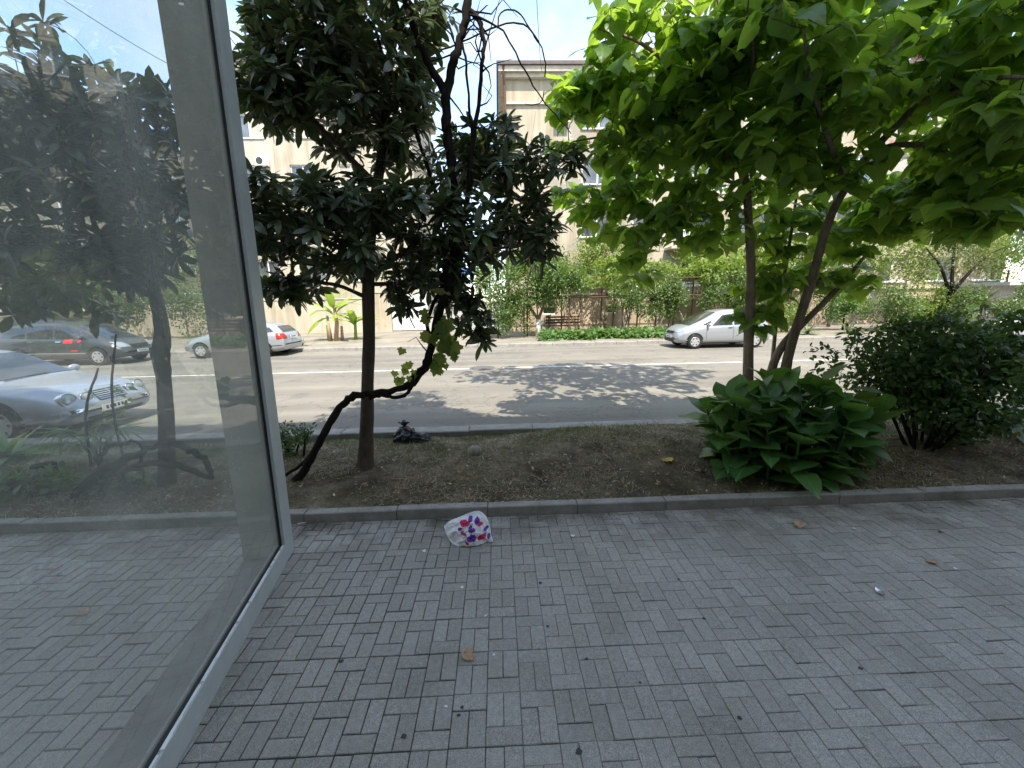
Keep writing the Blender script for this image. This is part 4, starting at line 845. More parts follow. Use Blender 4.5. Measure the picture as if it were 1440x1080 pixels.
put_leaves(cr_, 'catalpa', ms, 'leaf_catalpa')
# old bare vine climbing through the loquat
YV = 4.5; base = AT(408, 684, YV-.15)
t = thing('old_vine', base, 'twisted black woody vine looping over the loquat trunk and climbing through its crown', 'vine')
main = limb([(398, 694, YV-.15), (428, 660, YV-.12), (452, 616, YV-.08), (478, 574, YV), (498, 557, YV), (525, 553, YV+.02), (556, 549, YV+.05), (580, 538, YV+.1), (600, 510, YV+.1), (608, 480, YV+.1), (618, 440, YV+.1), (630, 400, YV+.05), (641, 350, YV), (642, 300, YV), (637, 250, YV), (630, 190, YV), (626, 140, YV), (636, 95, YV), (648, 55, YV), (656, 15, YV), (662, -40, YV)], [.05, .046, .042, .04, .04, .036, .036, .045, .05, .045, .045, .05, .055, .055, .05, .045, .05, .042, .036, .04, .03], 5, .012)
wood(t, 'stem', [main], 'bark_dark', 9, .2)
subs = [limb([(520, 560, YV+.02), (536, 556, YV), (548, 558, YV), (562, 558, YV), (574, 552, YV), (580, 540, YV), (580, 528, YV+.05)], [.022]*7, 4, .006), limb([(402, 668, YV-.1), (430, 648, YV-.1), (450, 618, YV-.06)], [.02, .02, .018], 4, .006),
        limb([(642, 340, YV), (658, 280, YV), (664, 210, YV), (672, 150, YV), (676, 100, YV), (680, 65, YV), (676, 35, YV), (660, 15, YV)], [.035, .03, .028, .022, .02, .02, .024, .03], 4, .012),
        limb([(628, 135, YV), (605, 95, YV), (585, 50, YV), (572, 10, YV), (565, -40, YV)], [.04, .035, .03, .028, .02], 4, .012), limb([(664, 210, YV), (660, 150, YV), (655, 90, YV), (650, 60, YV)], [.014, .013, .012, .012], 4, .01),
        limb([(642, 330, YV+.1), (610, 260, YV+.1), (580, 180, YV+.1), (545, 90, YV+.1), (520, 30, YV+.1)], [.025, .022, .02, .018, .015], 4, .02), limb([(608, 480, YV+.1), (600, 450, YV+.2), (622, 400, YV+.2), (630, 330, YV+.15)], [.025, .022, .025, .025], 4, .01),
        limb([(640, 12, YV), (700, 37, YV-.05), (720, 65, YV-.05), (738, 100, YV), (762, 140, YV), (782, 162, YV), (803, 188, YV)], [.012, .009, .008, .007, .006, .005, .004], 4, .006), limb([(700, 37, YV-.05), (703, 20, YV), (714, 14, YV), (728, 17, YV), (740, 32, YV), (752, 52, YV), (762, 68, YV), (767, 90, YV), (766, 108, YV)], [.007]*9, 3, .004),
        limb([(620, 70, YV), (660, 55, YV), (690, 40, YV), (722, 32, YV), (742, 38, YV), (758, 60, YV)], [.008]*6, 3, .004), limb([(765, 128, YV), (762, 142, YV), (750, 148, YV), (738, 146, YV)], [.005, .005, .004, .003], 3, .003), limb([(600, 300, YV-.1), (580, 340, YV-.15), (560, 370, YV-.15), (555, 400, YV-.1), (568, 430, YV), (584, 462, YV+.1)], [.009, .009, .008, .008, .007, .006], 4, .004)]
for k in range(46):
    p0 = random.choice(main[0][40:] if k % 3 else subs[2][0]); d = rand_dir(.1); d.y *= .4; L = random.uniform(.15, .6); subs.append(([p0, p0+d*L*.4+rand_dir()*.05, p0+d*L*.75+rand_dir()*.06, p0+d*L+rand_dir()*.1], [.009, .007, .005, .002]))
for sb in subs: wood(t, 'side_stem', [sb], 'bark_dark', 6, .15)
ms = []
for px, py, n_, lo, hi in ((600, 440, 2, .1, .14), (622, 450, 4, .12, .2), (628, 480, 5, .14, .22), (618, 505, 5, .1, .16), (595, 470, 3, .1, .15), (572, 486, 1, .09, .1), (572, 515, 3, .07, .1), (560, 530, 4, .07, .1), (640, 500, 4, .06, .1), (612, 465, 3, .12, .18), (580, 525, 3, .06, .09), (620, 518, 3, .05, .08)):
    for _ in range(n_):
        c_ = AT(px+random.uniform(-7, 7), py+random.uniform(-8, 8), YV+random.uniform(-.1, .15)); sz = random.uniform(lo, hi); ms.append((mat_of(c_, (random.uniform(-.6, .6), random.uniform(-.4, .1), -1), (random.uniform(-.6, .6), -1, .5), sz), sz))
put_leaves(t, 'grape', ms, 'leaf_grape')

# ------------------------------------------------------------------ plants in the bed
def nz3(v, s=1.0): return math.sin(v[0]*7.3*s+1)*math.cos(v[1]*6.1*s+2)+.6*math.sin(v[1]*13.7*s+v[2]*11*s)+.4*math.cos(v[2]*17*s-v[0]*15*s)+.25*math.sin(v[0]*31*s+v[1]*29*s)
def stem_plant(name, label, base, stems, leafmat_, lo, hi, per=(6, 9), cat='plant', kind='canna', wide=1.0, group=None, droop=1.0):
    """upright stems with long blades set around them; stems: (dx, dy, height, lean x, lean y)"""
    t = thing(name, base, label, cat, group); ms = []
    for dx, dy, h, lx, ly in stems:
        a0 = Vector(base)+Vector((dx, dy, -.03)); top = a0+Vector((lx, ly, h)); b = MB(); mid = a0.lerp(top, .5)+Vector((-lx*.15, -ly*.15, 0)); b.tube([a0, mid, top], [.016, .014, .008], 6); local(b, t).build('stem', 'leaf_canna' if leafmat_ == 'leaf_canna' else leafmat_, t, True)
        n_ = random.randint(*per); a = random.random()*6.28
        for i in range(n_):
            f = .1+.9*i/(n_-1); pos = a0.lerp(mid, f*2) if f < .5 else mid.lerp(top, f*2-1); a += 2.3+random.uniform(-.4, .4); el = R(random.uniform(-5, 35)+45*f**2)
            d = Vector((math.cos(a)*math.cos(el)+lx*.4, math.sin(a)*math.cos(el)+ly*.4, math.sin(el))); sz = random.uniform(lo, hi)*(1.0-.15*f); ms.append((mat_of(pos, d, Vector((0, 0, 1))+rand_dir()*.2, sz, wide*random.uniform(.9, 1.15)), sz))
    put_leaves(t, kind, ms, leafmat_); return t
bp = GS(1112, 668)
stems = []
for k in range(50):
    a = k*2.4; r_ = .7*math.sqrt((k+.5)/50); dx, dy = math.cos(a)*r_*1.12+.04, math.sin(a)*r_*.62+.22
    stems.append((dx, dy, random.uniform(.84, 1.06)*(1.0-.36*(r_/.7)**2.4), dx*.3, dy*.1-.03))
stem_plant('canna_clump', 'wide clump of broad dark green canna leaves hanging over the pavement kerb', bp, stems, 'leaf_canna', .27, .42, (8, 11), wide=1.75)
bp = GS(1418, 608); stem_plant('canna_clump', 'few canna stems with broad mid green leaves at the right edge of the bed', bp, [(0, 0, .85, .05, 0), (.12, .1, .95, .12, 0), (-.1, .12, .75, -.12, 0), (.35, .05, .9, .15, 0), (.5, .2, 1.0, .1, 0)], 'leaf_canna', .42, .6, (6, 8), wide=1.2)
def shrub(name, label, base, nst, rx, ry, z0, z1, nclump, cr0, cr1, cnt, kind, mat, lo, hi, bark_='bark_dark', single=300, cx=0, cy=0):
    t = thing(name, base, label, 'shrub'); bs = Vector(base); lim = []
    for k in range(nst):
        a = k*2.4; r_ = .14*math.sqrt(k/nst+.05); p0 = bs+Vector((math.cos(a)*r_*1.4, math.sin(a)*r_, -.05)); d = Vector((math.cos(a)*rx*.5+cx*.7, math.sin(a)*ry*.5+cy*.7, z0+(z1-z0)*.6)); pts = catmull([p0, p0+d*.4+rand_dir()*.04, p0+d], 3); lim.append((pts, lerp_r([.02, .014, .008], len(pts))))
    wood(t, 'stem', lim, bark_, 6, .1); tips = []
    for _ in range(nclump): d = rand_dir(); d = d*random.random()**.4*(1+.16*nz3(d*.35)); d.x *= .42+.58*min(1, max(0, d.z+.95)); tips.append(bs+Vector((cx+d.x*rx, cy+d.y*ry, (z0+z1)/2+d.z*(z1-z0)/2)))
    tw = MB(); grow(lim, tips, tw, .0025); c_ = local(tw, t).build('crown', bark_, t)
    ms = cloud_leaves([(p_, *(3*[random.uniform(cr0, cr1)]), cnt) for p_ in tips], lo, hi, 1.0, False); put_leaves(c_, kind, ms, mat, single); return t
shrub('dark_shrub', 'large dark green rounded shrub with many thin stems on the right of the bed', GS(1296, 626), 16, 1.22, .75, .25, 1.68, 380, .09, .2, 30, 'oval', 'leaf_shrub', .05, .1, cx=.16, cy=.1)
shrub('small_shrub', 'small fresh green shrub beside the window post in the bed', GS(412, 640), 6, .24, .25, .06, .5, 36, .05, .09, 22, 'oval', 'leaf_shrub', .03, .06)
shrub('creeping_shrub', 'low creeping leaves at the foot of the large dark shrub', GS(1330, 618), 5, .32, .2, .03, .2, 30, .05, .08, 12, 'heart', 'leaf_shrub', .04, .07, cx=.1)
# behind the glass: fan palm, sapling, thick fallen stems, stump, low leaves
bp = GS(140, 655); t = thing('fan_palm', bp, 'young fan palm in front of the silver blue sedan behind the glass', 'palm'); top = bp+Vector((0, 0, .12)); ms = []
for k in range(6):
    a = [2.6, .4, 1.6, 4.4, 5.4, 3.4][k]; hub = top+Vector((math.cos(a)*.26, math.sin(a)*.2, .26+.05*(k % 3))); b = MB(); b.tube([top-Vector((0, 0, .12)), top.lerp(hub, .5)+Vector((0, 0, .04)), hub], [.012, .009, .007], 5); local(b, t).build('leaf_stalk', 'leaf_shrub', t)
    for j in range(17):
        f = (j-8)/8*1.75+a; d = Vector((math.cos(f), math.sin(f)*.8, .3-.25*abs(j-8)/8)); sz = .36*(1-.25*abs(j-8)/8)*random.uniform(.9, 1.1); ms.append((mat_of(hub, d, (0, 0, 1), sz, .8), sz))
put_leaves(t, 'strap', ms, 'leaf_ground', name='leaflet')
bp = GS(168, 652); t = thing('sapling', bp, 'two thin leafless upright sticks beside the fan palm behind the glass', 'sapling')
for q in ([(178, 655, 4.9), (163, 600, 4.9), (157, 545, 4.9), (160, 500, 4.9), (163, 470, 4.9)], [(128, 655, 4.8), (120, 590, 4.8), (126, 555, 4.8), (138, 518, 4.8)]): wood(t, 'stem', [limb(q, [.014, .013, .012, .011, .009][:len(q)], 3, .004)], 'bark_dark', 6, .2)
put_leaves(t, 'small', [(mat_of(AT(random.uniform(152, 182), random.uniform(530, 590), 4.9), rand_dir(-.3), (0, -1, .5), .09), .09) for _ in range(12)], 'leaf_lime')
bp = GS(190, 665); t = thing('fallen_vine', bp, 'tangle of thick dark woody stems arching round the loquat foot behind the glass', 'vine')
LL = [[(105, 700, 4.1), (130, 672, 4.15), (160, 655, 4.2), (190, 640, 4.25), (215, 628, 4.25), (240, 624, 4.2), (268, 632, 4.2), (292, 648, 4.2), (296, 668, 4.2)], [(110, 690, 4.15), (150, 668, 4.2), (200, 655, 4.15), (250, 655, 4.1), (300, 672, 4.1)], [(140, 640, 4.4), (160, 624, 4.4), (190, 624, 4.4), (202, 640, 4.4), (190, 655, 4.35)], [(170, 675, 4.1), (178, 662, 4.1), (196, 660, 4.1), (200, 672, 4.1), (185, 680, 4.1), (170, 675, 4.1)]]
for q, r_ in zip(LL, (.036, .034, .02, .014)): wood(t, 'stem', [limb(q, [r_, r_*1.25, r_*.7, r_*1.05, r_*.6], 4, .02)], 'bark_dark', 8, .25)
b = MB(); bp = GS(66, 672); t = thing('tree_stump', bp, 'squat dark tree stump in the bed behind the glass', 'stump'); b.lathe([(.13, -.05), (.12, .03), (.1, .1), (.1, .17), (.085, .175), (.0, .18)], n=14); b.V = [(x+random.gauss(0, .006), y+random.gauss(0, .006), z) for x, y, z in b.V]; b.build('stump_body', 'bark_dark', t)
for k in range(3): a = k*2.1; b = MB(); b.tube([(math.cos(a)*.08, math.sin(a)*.08, .03), (math.cos(a)*.2, math.sin(a)*.2, -.01), (math.cos(a)*.3, math.sin(a)*.3, -.05)], [.05, .03, .015], 6); b.build('root', 'bark_dark', t)
shrub('low_plant', 'low broad leaved plant along the kerb behind the glass', GS(60, 690), 5, .6, .18, .03, .2, 36, .05, .1, 9, 'oval', 'leaf_shrub', .07, .13)
shrub('low_plant', 'leafy low plant by the kerb under the thick dark stems behind the glass', GS(165, 690), 5, .5, .15, .02, .15, 30, .05, .1, 9, 'oval', 'leaf_shrub', .06, .12)
rosette_plant('strap_plant', 'arching strap leaved plant at the left edge behind the glass', GS(12, 650), .06, 34, .6, 'leaf_ground', 1.5, lo=.1)
# loose cover of the bed: dry clippings, green tufts, chips
def strands(name, n, mat, lab, cat, lo, hi, wid, where, tilt=.35, tone=None):
    V = []; Fs = []; T = []
    k = 0
    while k < n:
        x, y = where(); 
        if x is None: continue
        z = hsoil(x, y); a = random.uniform(0, 6.28); el = abs(random.gauss(0, tilt)); L = random.uniform(lo, hi); d = Vector((math.cos(a)*math.cos(el), math.sin(a)*math.cos(el), math.sin(el)))*L; w = Vector((-math.sin(a), math.cos(a), random.uniform(-.4, .4)))*wid*random.uniform(.6, 1.4); p0 = Vector((x, y, z+random.uniform(.0, .012)))
        i0 = len(V); mid = p0+d*.55+Vector((0, 0, L*random.uniform(-.02, .15))); V += [p0-w, p0+w, mid+w*.8, mid-w*.8, p0+d]; Fs += [(i0, i0+1, i0+2, i0+3), (i0+3, i0+2, i0+4)]; tv = random.random(); T += [tv]*5; k += 1
    o = new_mesh(name, V, Fs, mat, tone=T); tag(o, lab, cat, kind='stuff'); return o
def wb():
    return random.uniform(-8, 9), random.uniform(KY1+.01, RK0-.02)
def wd():
    x, y = wb(); return (x, y) if vnoise(x, y, .9)+.5*vnoise(x+2, y+7, 3.1)+random.gauss(0, .3) > -.1 else (None, None)
strands('dry_grass', 75000, 'dry_grass', 'dry brown grass clippings strewn over the planting bed', 'dry grass', .02, .085, .0021, wd, .3)
def wg():
    x = random.uniform(-8, 9); y = RK0-.02-abs(random.gauss(0, .5)); 
    if random.random() < .35: x, y = wb()
    return (x, y) if KY1 < y < RK0 and vnoise(x+3, y, 1.4)+random.gauss(0, .4) > -.15 else (None, None)
strands('green_grass', 34000, 'green_grass', 'short sparse green grass along the road side of the planting bed', 'grass', .03, .085, .0018, wg, .75)
def chips(name, n, mat, lab, lo, hi):
    V = []; Fs = []; T = []
    for k in range(n):
        x, y = wb(); z = hsoil(x, y)+.008; a = random.uniform(0, 6.28); L = random.uniform(lo, hi); w = L*random.uniform(.25, .6); c_, s_ = math.cos(a), math.sin(a); i0 = len(V); t1, t2 = random.gauss(0, .25), random.gauss(0, .25)
        for u, v in ((-.5, 0), (0, -.5), (.5, 0), (0, .5)): V.append((x+c_*u*L-s_*v*w, y+s_*u*L+c_*v*w, z+u*L*t1+v*w*t2+(0 if v else .004)))
        Fs += [(i0, i0+1, i0+2), (i0, i0+2, i0+3)]; T += [random.random()]*4
    tag(new_mesh(name, V, Fs, mat, tone=T), lab, 'litter', kind='stuff')
V = []; Fs = []
for k in range(900):        # clods and pebbles
    x, y = wb(); z = hsoil(x, y); r_ = random.uniform(.005, .02)*random.random()**.5; i0 = len(V)
    for dx, dy, dz in ((1, 0, 0), (0, 1, 0), (-1, 0, 0), (0, -1, 0), (0, 0, .9), (.7, .7, .4), (-.7, .6, .5), (-.6, -.7, .4), (.7, -.6, .5)): q = r_*random.uniform(.7, 1.2); V.append((x+dx*q, y+dy*q, z+dz*q))
    Fs += [(i0, i0+5, i0+4), (i0+5, i0+1, i0+4), (i0+1, i0+6, i0+4), (i0+6, i0+2, i0+4), (i0+2, i0+7, i0+4), (i0+7, i0+3, i0+4), (i0+3, i0+8, i0+4), (i0+8, i0, i0+4)]
tag(new_mesh('soil_clods', V, Fs, 'soil'), 'small clods and pebbles of soil strewn over the bed', 'soil', kind='stuff')
chips('brown_leaves', 260, 'dead_leaf', 'small brown fallen leaves strewn over the bed', .04, .09)
chips('leaf_litter', 3400, 'dry_grass', 'scattered dry leaf bits and wood chips on the soil of the bed', .015, .06)
V = []; Fs = []; T = []
for k in range(2600):       # soil and clippings spilt over the kerb on to the paving
    x = random.uniform(-7, 8); y = KY0-abs(random.gauss(0, .16)) if random.random() < .7 else KY0+random.uniform(.01, .1); z = .102 if y > KY0 else .001; a = random.uniform(0, 6.28); L = random.uniform(.004, .03); w = random.uniform(.001, .005); i0 = len(V); c_, s_ = math.cos(a), math.sin(a)
    for u, v in ((-.5, 0), (0, -1), (.5, 0), (0, 1)): V.append((x+c_*u*L-s_*v*w, y+s_*u*L+c_*v*w, z+(.003 if not v else .006)))
    Fs += [(i0, i0+1, i0+2), (i0, i0+2, i0+3)]; T += [random.random()**1.6]*4
tag(new_mesh('spilt_litter', V, Fs, 'dry_grass', tone=T), 'fine dry bits spilt from the bed over the kerb and paving', 'litter', kind='stuff')
chips('paper_bits', 110, 'paper', 'tiny pale bits of litter on the soil of the bed', .01, .03)

# ------------------------------------------------------------------ the glass partition at the left
p0 = G(414, 772); PYC = p0.y; XG = p0.x; x_near = G(250, 1075).x; ang = math.atan2(x_near-XG, PYC-G(250, 1075).y)
gp = thing('glass_partition', (XG, PYC, 0), 'tall dusty glass partition in a grey metal frame standing on the pavement at left', 'window'); gp.rotation_euler.z = ang
HG, LG, PW, RH = 4.9, 3.85, .19, .16; gp.rotation_euler.y = .016                 # local: -Y runs back to the building, -X is the far side of the glass
def sub(name, x0, x1, y0, y1, z0, z1, mat, parent=gp, ch=.004):
    b = MB(); b.cbox(x0, x1, y0, y1, z0, z1, ch); return b.build(name, mat, parent)
sub('post', -.05, 0, -PW, 0, RH+.001, HG, 'alu'); sub('bottom_rail', -.05, 0, -LG, 0, 0, RH, 'alu'); sub('top_rail', -.05, 0, -LG, 0, HG+.001, HG+.1, 'alu')
sub('end_post', -.05, 0, -LG, -LG+PW, RH+.001, HG, 'alu'); sub('jamb', -.32, -.052, -PW+.002, -.012, .062, HG, 'alu_inner'); sub('inner_sill', -.33, -.052, -LG, -.001, .0, .06, 'sill_dust')
sub('gasket', -.046, -.022, -PW-.007, -PW-.001, RH+.009, HG-.01, 'gasket', ch=.001); sub('gasket', -.046, -.022, -LG+.2, -PW-.001, RH+.002, RH+.0085, 'gasket', ch=.001)
b = MB(); y = -.1
while y > -LG+.1:
    L = random.uniform(.02, .09); w = random.uniform(.01, .018); b.box(-.02, -.02+w, y-L, y, RH+.0005, RH+.0025+random.random()*.002); y -= L+(.0 if random.random() < .8 else .02)
for k in range(16):
    y, z = -random.uniform(.3, LG-.6), random.uniform(.02, RH-.02); L = random.uniform(.01, .07); a = random.uniform(-.6, .6)
    b.add([(.0008, y, z), (.0008, y+.0015, z+.002), (.0008, y+L*math.cos(a), z+L*math.sin(a)*.5)], [(0, 1, 2)])
b.build('worn_edge', 'alu_white', gp)
b = MB(); b.add([(-.038, -LG+PW, RH), (-.038, -PW, RH), (-.038, -PW, HG), (-.038, -LG+PW, HG)], [(0, 1, 2, 3)]); b.build('glass_pane', 'pane_glass', gp)

# ------------------------------------------------------------------ things lying about
# carrier bag with printed dots
bp = G(659, 768); bagp = Vector((bp.x, bp.y+.1, 0))
OUT = [(625, 740), (633, 733), (645, 728), (660, 722), (672, 719), (681, 724), (686, 733), (689, 745), (690, 753), (692, 761), (684, 761), (676, 767), (668, 771), (655, 773), (647, 772), (640, 768), (632, 758), (627, 747)]
s = NT('dotted_plastic'); oc = s.n('SeparateXYZ', Vector=s.obj()); dots = [(654.5, 730, 6.5, 3.6, 1), (662, 725.8, 2.8, 2.6, 0), (671.5, 727.5, 3.6, 4.2, 0), (676, 732, 3.4, 3.4, 1), (648, 737.4, 2.8, 2.8, 0), (664.5, 737, 4.6, 3.7, 0), (653, 743, 4, 3.2, 1), (684, 739.8, 3.6, 3, 0), (664, 749.5, 6.4, 5.8, 0), (677.5, 751, 5.6, 6, 1), (687.5, 752, 2.2, 4.2, 0), (657.5, 757.7, 2.6, 3, 1)]
def bag_plane(px, py):     # leaning plane through the bag
    d = ray(px, py); n_ = Vector((0, -.8, .6)); o_ = Vector((0, 0, CAMH)); c_ = bagp+Vector((0, 0, .1)); return o_+d*((c_-o_).dot(n_)/d.dot(n_))
col = (.93, .94, .96, 1); csock = None
wn = s.n('TexNoise', Scale=16, Detail=2); s.set(wn, 'Vector', s.obj())
for px, py, rx_, rz_, red in dots:
    q = bag_plane(px, py)-bagp; k_ = (bag_plane(px+1, py)-bag_plane(px, py)).length; dx = s.math('DIVIDE', s.math('SUBTRACT', oc.outputs[0], q.x), rx_*k_*1.08); dz = s.math('DIVIDE', s.math('SUBTRACT', oc.outputs[2], q.z), rz_*k_*.74)
    r2 = s.math('ADD', s.math('MULTIPLY', dx, dx), s.math('MULTIPLY', dz, dz)); r2 = s.math('ADD', r2, s.math('MULTIPLY', s.math('SUBTRACT', wn.outputs[0], .5), .3)); mk = s.math('LESS_THAN', r2, 1.0)
    csock = s.mix(mk, csock if csock is not None else col, (.72, .02, .12) if red else (.17, .035, .42))
wr = s.noise(s.obj(), 22, 6, .65, 1.2); d_ = s.pr(csock, .32, 0, s.bump(wr, .7, .02), .5); tl = s.n('BsdfTranslucent', Color=csock); mm = s.n('MixShader', i0=.15); s.t.links.new(d_, mm.inputs[1]); s.t.links.new(tl.outputs[0], mm.inputs[2]); M['dotted_plastic'] = s.done(mm.outputs[0])
simple('white_bag', (.92, .93, .95), .35, var=.05)
ring = [bag_plane(*q)-bagp for q in OUT]; ring = catmull(ring+[ring[0]], 5)[:-1]; c0 = sum(ring, Vector())/len(ring); nn = len(ring); V = []; Fs = []; K = 22
for side in (0, 1):
    for i in range(K+1):
        f = 1-i/K
        for j, q in enumerate(ring):
            p_ = c0+(q-c0)*f; bulge = (1-f**2.2)*(.07 if side == 0 else -.06); p_ = p_+Vector((0, -.8, .6))*bulge
            cr2 = (nz3(p_*3.5)*.01+(.012-.016*abs(nz3(p_*6+Vector((3, 1, 2)))))*(1-f**3)+.004*nz3(p_*13)+.012*(abs(math.sin(nz3(p_*2.2)*2.6+p_.x*24-p_.z*17))**.6-.6)*(1-f**4)); p_ += Vector((0, -.8, .6))*cr2*(1 if side == 0 else -1)
            p_.z = max(p_.z, .004+.002*random.random()); V.append(p_)
for side in (0, 1):
    o_ = side*(K+1)*nn
    for i in range(K):
        for j in range(nn):
            f = (o_+i*nn+j, o_+i*nn+(j+1) % nn, o_+(i+1)*nn+(j+1) % nn, o_+(i+1)*nn+j); Fs.append(f if side == 0 else f[::-1])
bg_ = new_mesh('carrier_bag', V, Fs, 'dotted_plastic', smooth=True); bg_.location = bagp; tag(bg_, 'crumpled white plastic carrier bag with red and purple dots lying on the paving', 'plastic bag')
hb = MB(); hb.tube([q+Vector((0, -.002, .001)) if q.z > .008 else Vector((q.x, q.y, .008)) for q in ring+[ring[0]]], .0045, 6, cap=False); hb.build('rolled_hem', 'white_bag', bg_, True)
# black rubbish bag
bp = GS(577, 622); t = thing('rubbish_bag', bp, 'knotted shiny black rubbish bag lying by the road kerb right of the loquat trunk', 'rubbish bag')
bm = bmesh.new(); bmesh.ops.create_icosphere(bm, subdivisions=5, radius=1)
for v in bm.verts:
    d = v.co.normalized(); an = math.atan2(d.y, d.x); pl = abs(math.sin(an*9+nz3(d*1.2)*2))*max(0, d.z+.15)
    rr = 1+.12*nz3(d*.55)+.05*nz3(d*1.4)-.1*pl; v.co = Vector((d.x*.185*rr*(1-.45*max(0, d.z)**1.5), d.y*.16*rr*(1-.45*max(0, d.z)**1.5), (d.z*.185*rr if d.z > -.4 else -.07)+.075))
    v.co.x -= .06
me = bpy.data.meshes.new('bag_body'); bm.to_mesh(me); bm.free(); me.materials.append(M['black_bag']); me.polygons.foreach_set('use_smooth', [True]*len(me.polygons)); link('bag_body', me, t)
bm = bmesh.new(); bmesh.ops.create_icosphere(bm, subdivisions=4, radius=1)
for v in bm.verts: d = v.co.normalized(); rr = 1+.15*nz3(d*.8); v.co = Vector((d.x*.18*rr+.13, d.y*.12*rr-.02, max(-.04, d.z*.11*rr*(1-.5*d.x))+.05))
me = bpy.data.meshes.new('bag_tail'); bm.to_mesh(me); bm.free(); me.materials.append(M['black_bag']); me.polygons.foreach_set('use_smooth', [True]*len(me.polygons)); link('bag_tail', me, t)
V = []; Fs = []
for i in range(7):
    h = i/6; r_ = .02+.055*h*h
    for j in range(20): a = j/20*6.283; q = r_*(1+.35*math.sin(a*5+i)*h); V.append((-.06+q*math.cos(a)-.02*h, q*math.sin(a)*.8, .235+.08*h-.02*h*math.sin(a*3)))
for i in range(6):
    for j in range(20): Fs.append((i*20+j, i*20+(j+1) % 20, (i+1)*20+(j+1) % 20, (i+1)*20+j))
new_mesh('knot', V, Fs, 'black_bag', t, True)
# stone ball half sunk in the bed
bp = GS(668, 637); b = MB(); b.lathe([(.001, .098), (.03, .095), (.055, .084), (.075, .065), (.085, .04), (.086, .015), (.08, -.02), (.06, -.05)], n=24); b.V = [(x*1.06+random.gauss(0, .0008), y+random.gauss(0, .0008), z*.95+random.gauss(0, .0008)) for x, y, z in b.V]
o = b.build('stone_ball', 'stone', smooth=True); o.location = bp; tag(o, 'round grey brown stone half sunk in the bed, right of the black bag', 'stone')
# fallen leaves and scraps
def scrap(name, px, py, size_, mat, label, cat, kind='heart', soil=False, curl=.35, wide=1.0, group=None):
    bp = GS(px, py) if soil else G(px, py); size = size_*.72; V, Fs, UV = LEAF[kind][0]; a = random.uniform(0, 6.28); W = []
    for x, y, z in V:
        y2 = y-.5; zz = curl*(x*x*1.6+y2*y2*1.2)+.08*nz3((x*2, y2*2, 0)); W.append((size*wide*(x*math.cos(a)-y2*math.sin(a)), size*wide*(x*math.sin(a)+y2*math.cos(a)), size*zz))
    zm = min(w[2] for w in W); W = [(x, y, z-zm+.002) for x, y, z in W]; n0 = len(W); W += [(x, y, z+.0012) for x, y, z in W]
    o = new_mesh(name, W, [tuple(f[::-1]) for f in Fs]+[tuple(i+n0 for i in f) for f in Fs], mat, smooth=True); o.location = bp+Vector((0, 0, .004 if soil else .0)); return tag(o, label, cat, group)
scrap('fallen_leaf', 660, 926, .1, 'tan_leaf', 'curled dry tan leaf lying alone in the middle of the paving', 'leaf', 'grape', curl=.8)
scrap('fallen_leaf', 1123, 741, .13, 'tan_leaf', 'curled pinkish brown leaf on the paving in front of the canna clump', 'leaf', 'heart', curl=.9)
scrap('fallen_leaf', 1308, 791, .09, 'tan_leaf', 'small tan leaf on the paving at right, above the foil scrap', 'leaf', 'heart', curl=.7)
scrap('fallen_leaf', 807, 718, .12, 'dead_leaf', 'brown dry leaf lying against the pavement kerb', 'leaf', 'heart', curl=.6)
scrap('fallen_leaf', 937, 649, .17, 'yellow_leaf', 'yellowed catalpa leaf standing on the bed left of the canna clump', 'leaf', 'catalpa', True, curl=.5)
scrap('fallen_leaf', 1021, 712, .08, 'yellow_leaf', 'small yellowish leaf at the kerb foot beneath the canna clump', 'leaf', 'heart', curl=.6)
scrap('foil_scrap', 1237, 834, .1, 'foil', 'crumpled silver and black foil scrap on the paving at right', 'litter', 'oval', curl=.9)
scrap('paper_scrap', 919, 665, .06, 'paper', 'crumpled whitish paper scrap on the bed below the yellowed leaf', 'litter', 'heart', True, curl=1.1)
scrap('paper_scrap', 806, 754, .055, 'paper', 'small white paper scrap on the paving right of the carrier bag', 'litter', 'heart', curl=.5)
scrap('paper_scrap', 1201, 744, .05, 'paper', 'tiny pale scrap on the paving right of the pinkish leaf', 'litter', 'heart', curl=.7)
scrap('paper_scrap', 597, 776, .045, 'paper', 'small pale scrap on the paving left of the carrier bag', 'litter', 'heart', curl=.5)
scrap('paper_scrap', 425, 736, .08, 'paper', 'thin pale strip on the paving beside the window post', 'litter', 'strap', curl=.1, wide=1.6)
scrap('paper_scrap', 650, 827, .035, 'paper', 'tiny white scrap on the paving below the carrier bag', 'litter', 'heart', curl=.5)
scrap('paper_scrap', 683, 866, .035, 'paper', 'tiny white scrap on the paving above the curled tan leaf', 'litter', 'oval', curl=.5)
scrap('paper_scrap', 627, 994, .03, 'paper', 'tiny white flake on the paving below the curled tan leaf', 'litter', 'oval', curl=.3)
scrap('paper_scrap', 694, 921, .022, 'paper', 'tiny white flake on the paving right of the curled tan leaf', 'litter', 'heart', curl=.3)
scrap('paper_scrap', 1343, 800, .03, 'paper', 'tiny white flake on the paving right of the small tan leaf', 'litter', 'heart', curl=.3)
scrap('fallen_leaf', 118, 863, .1, 'tan_leaf', 'dry leaf on the paving seen through the glass', 'leaf', 'heart', curl=.5)
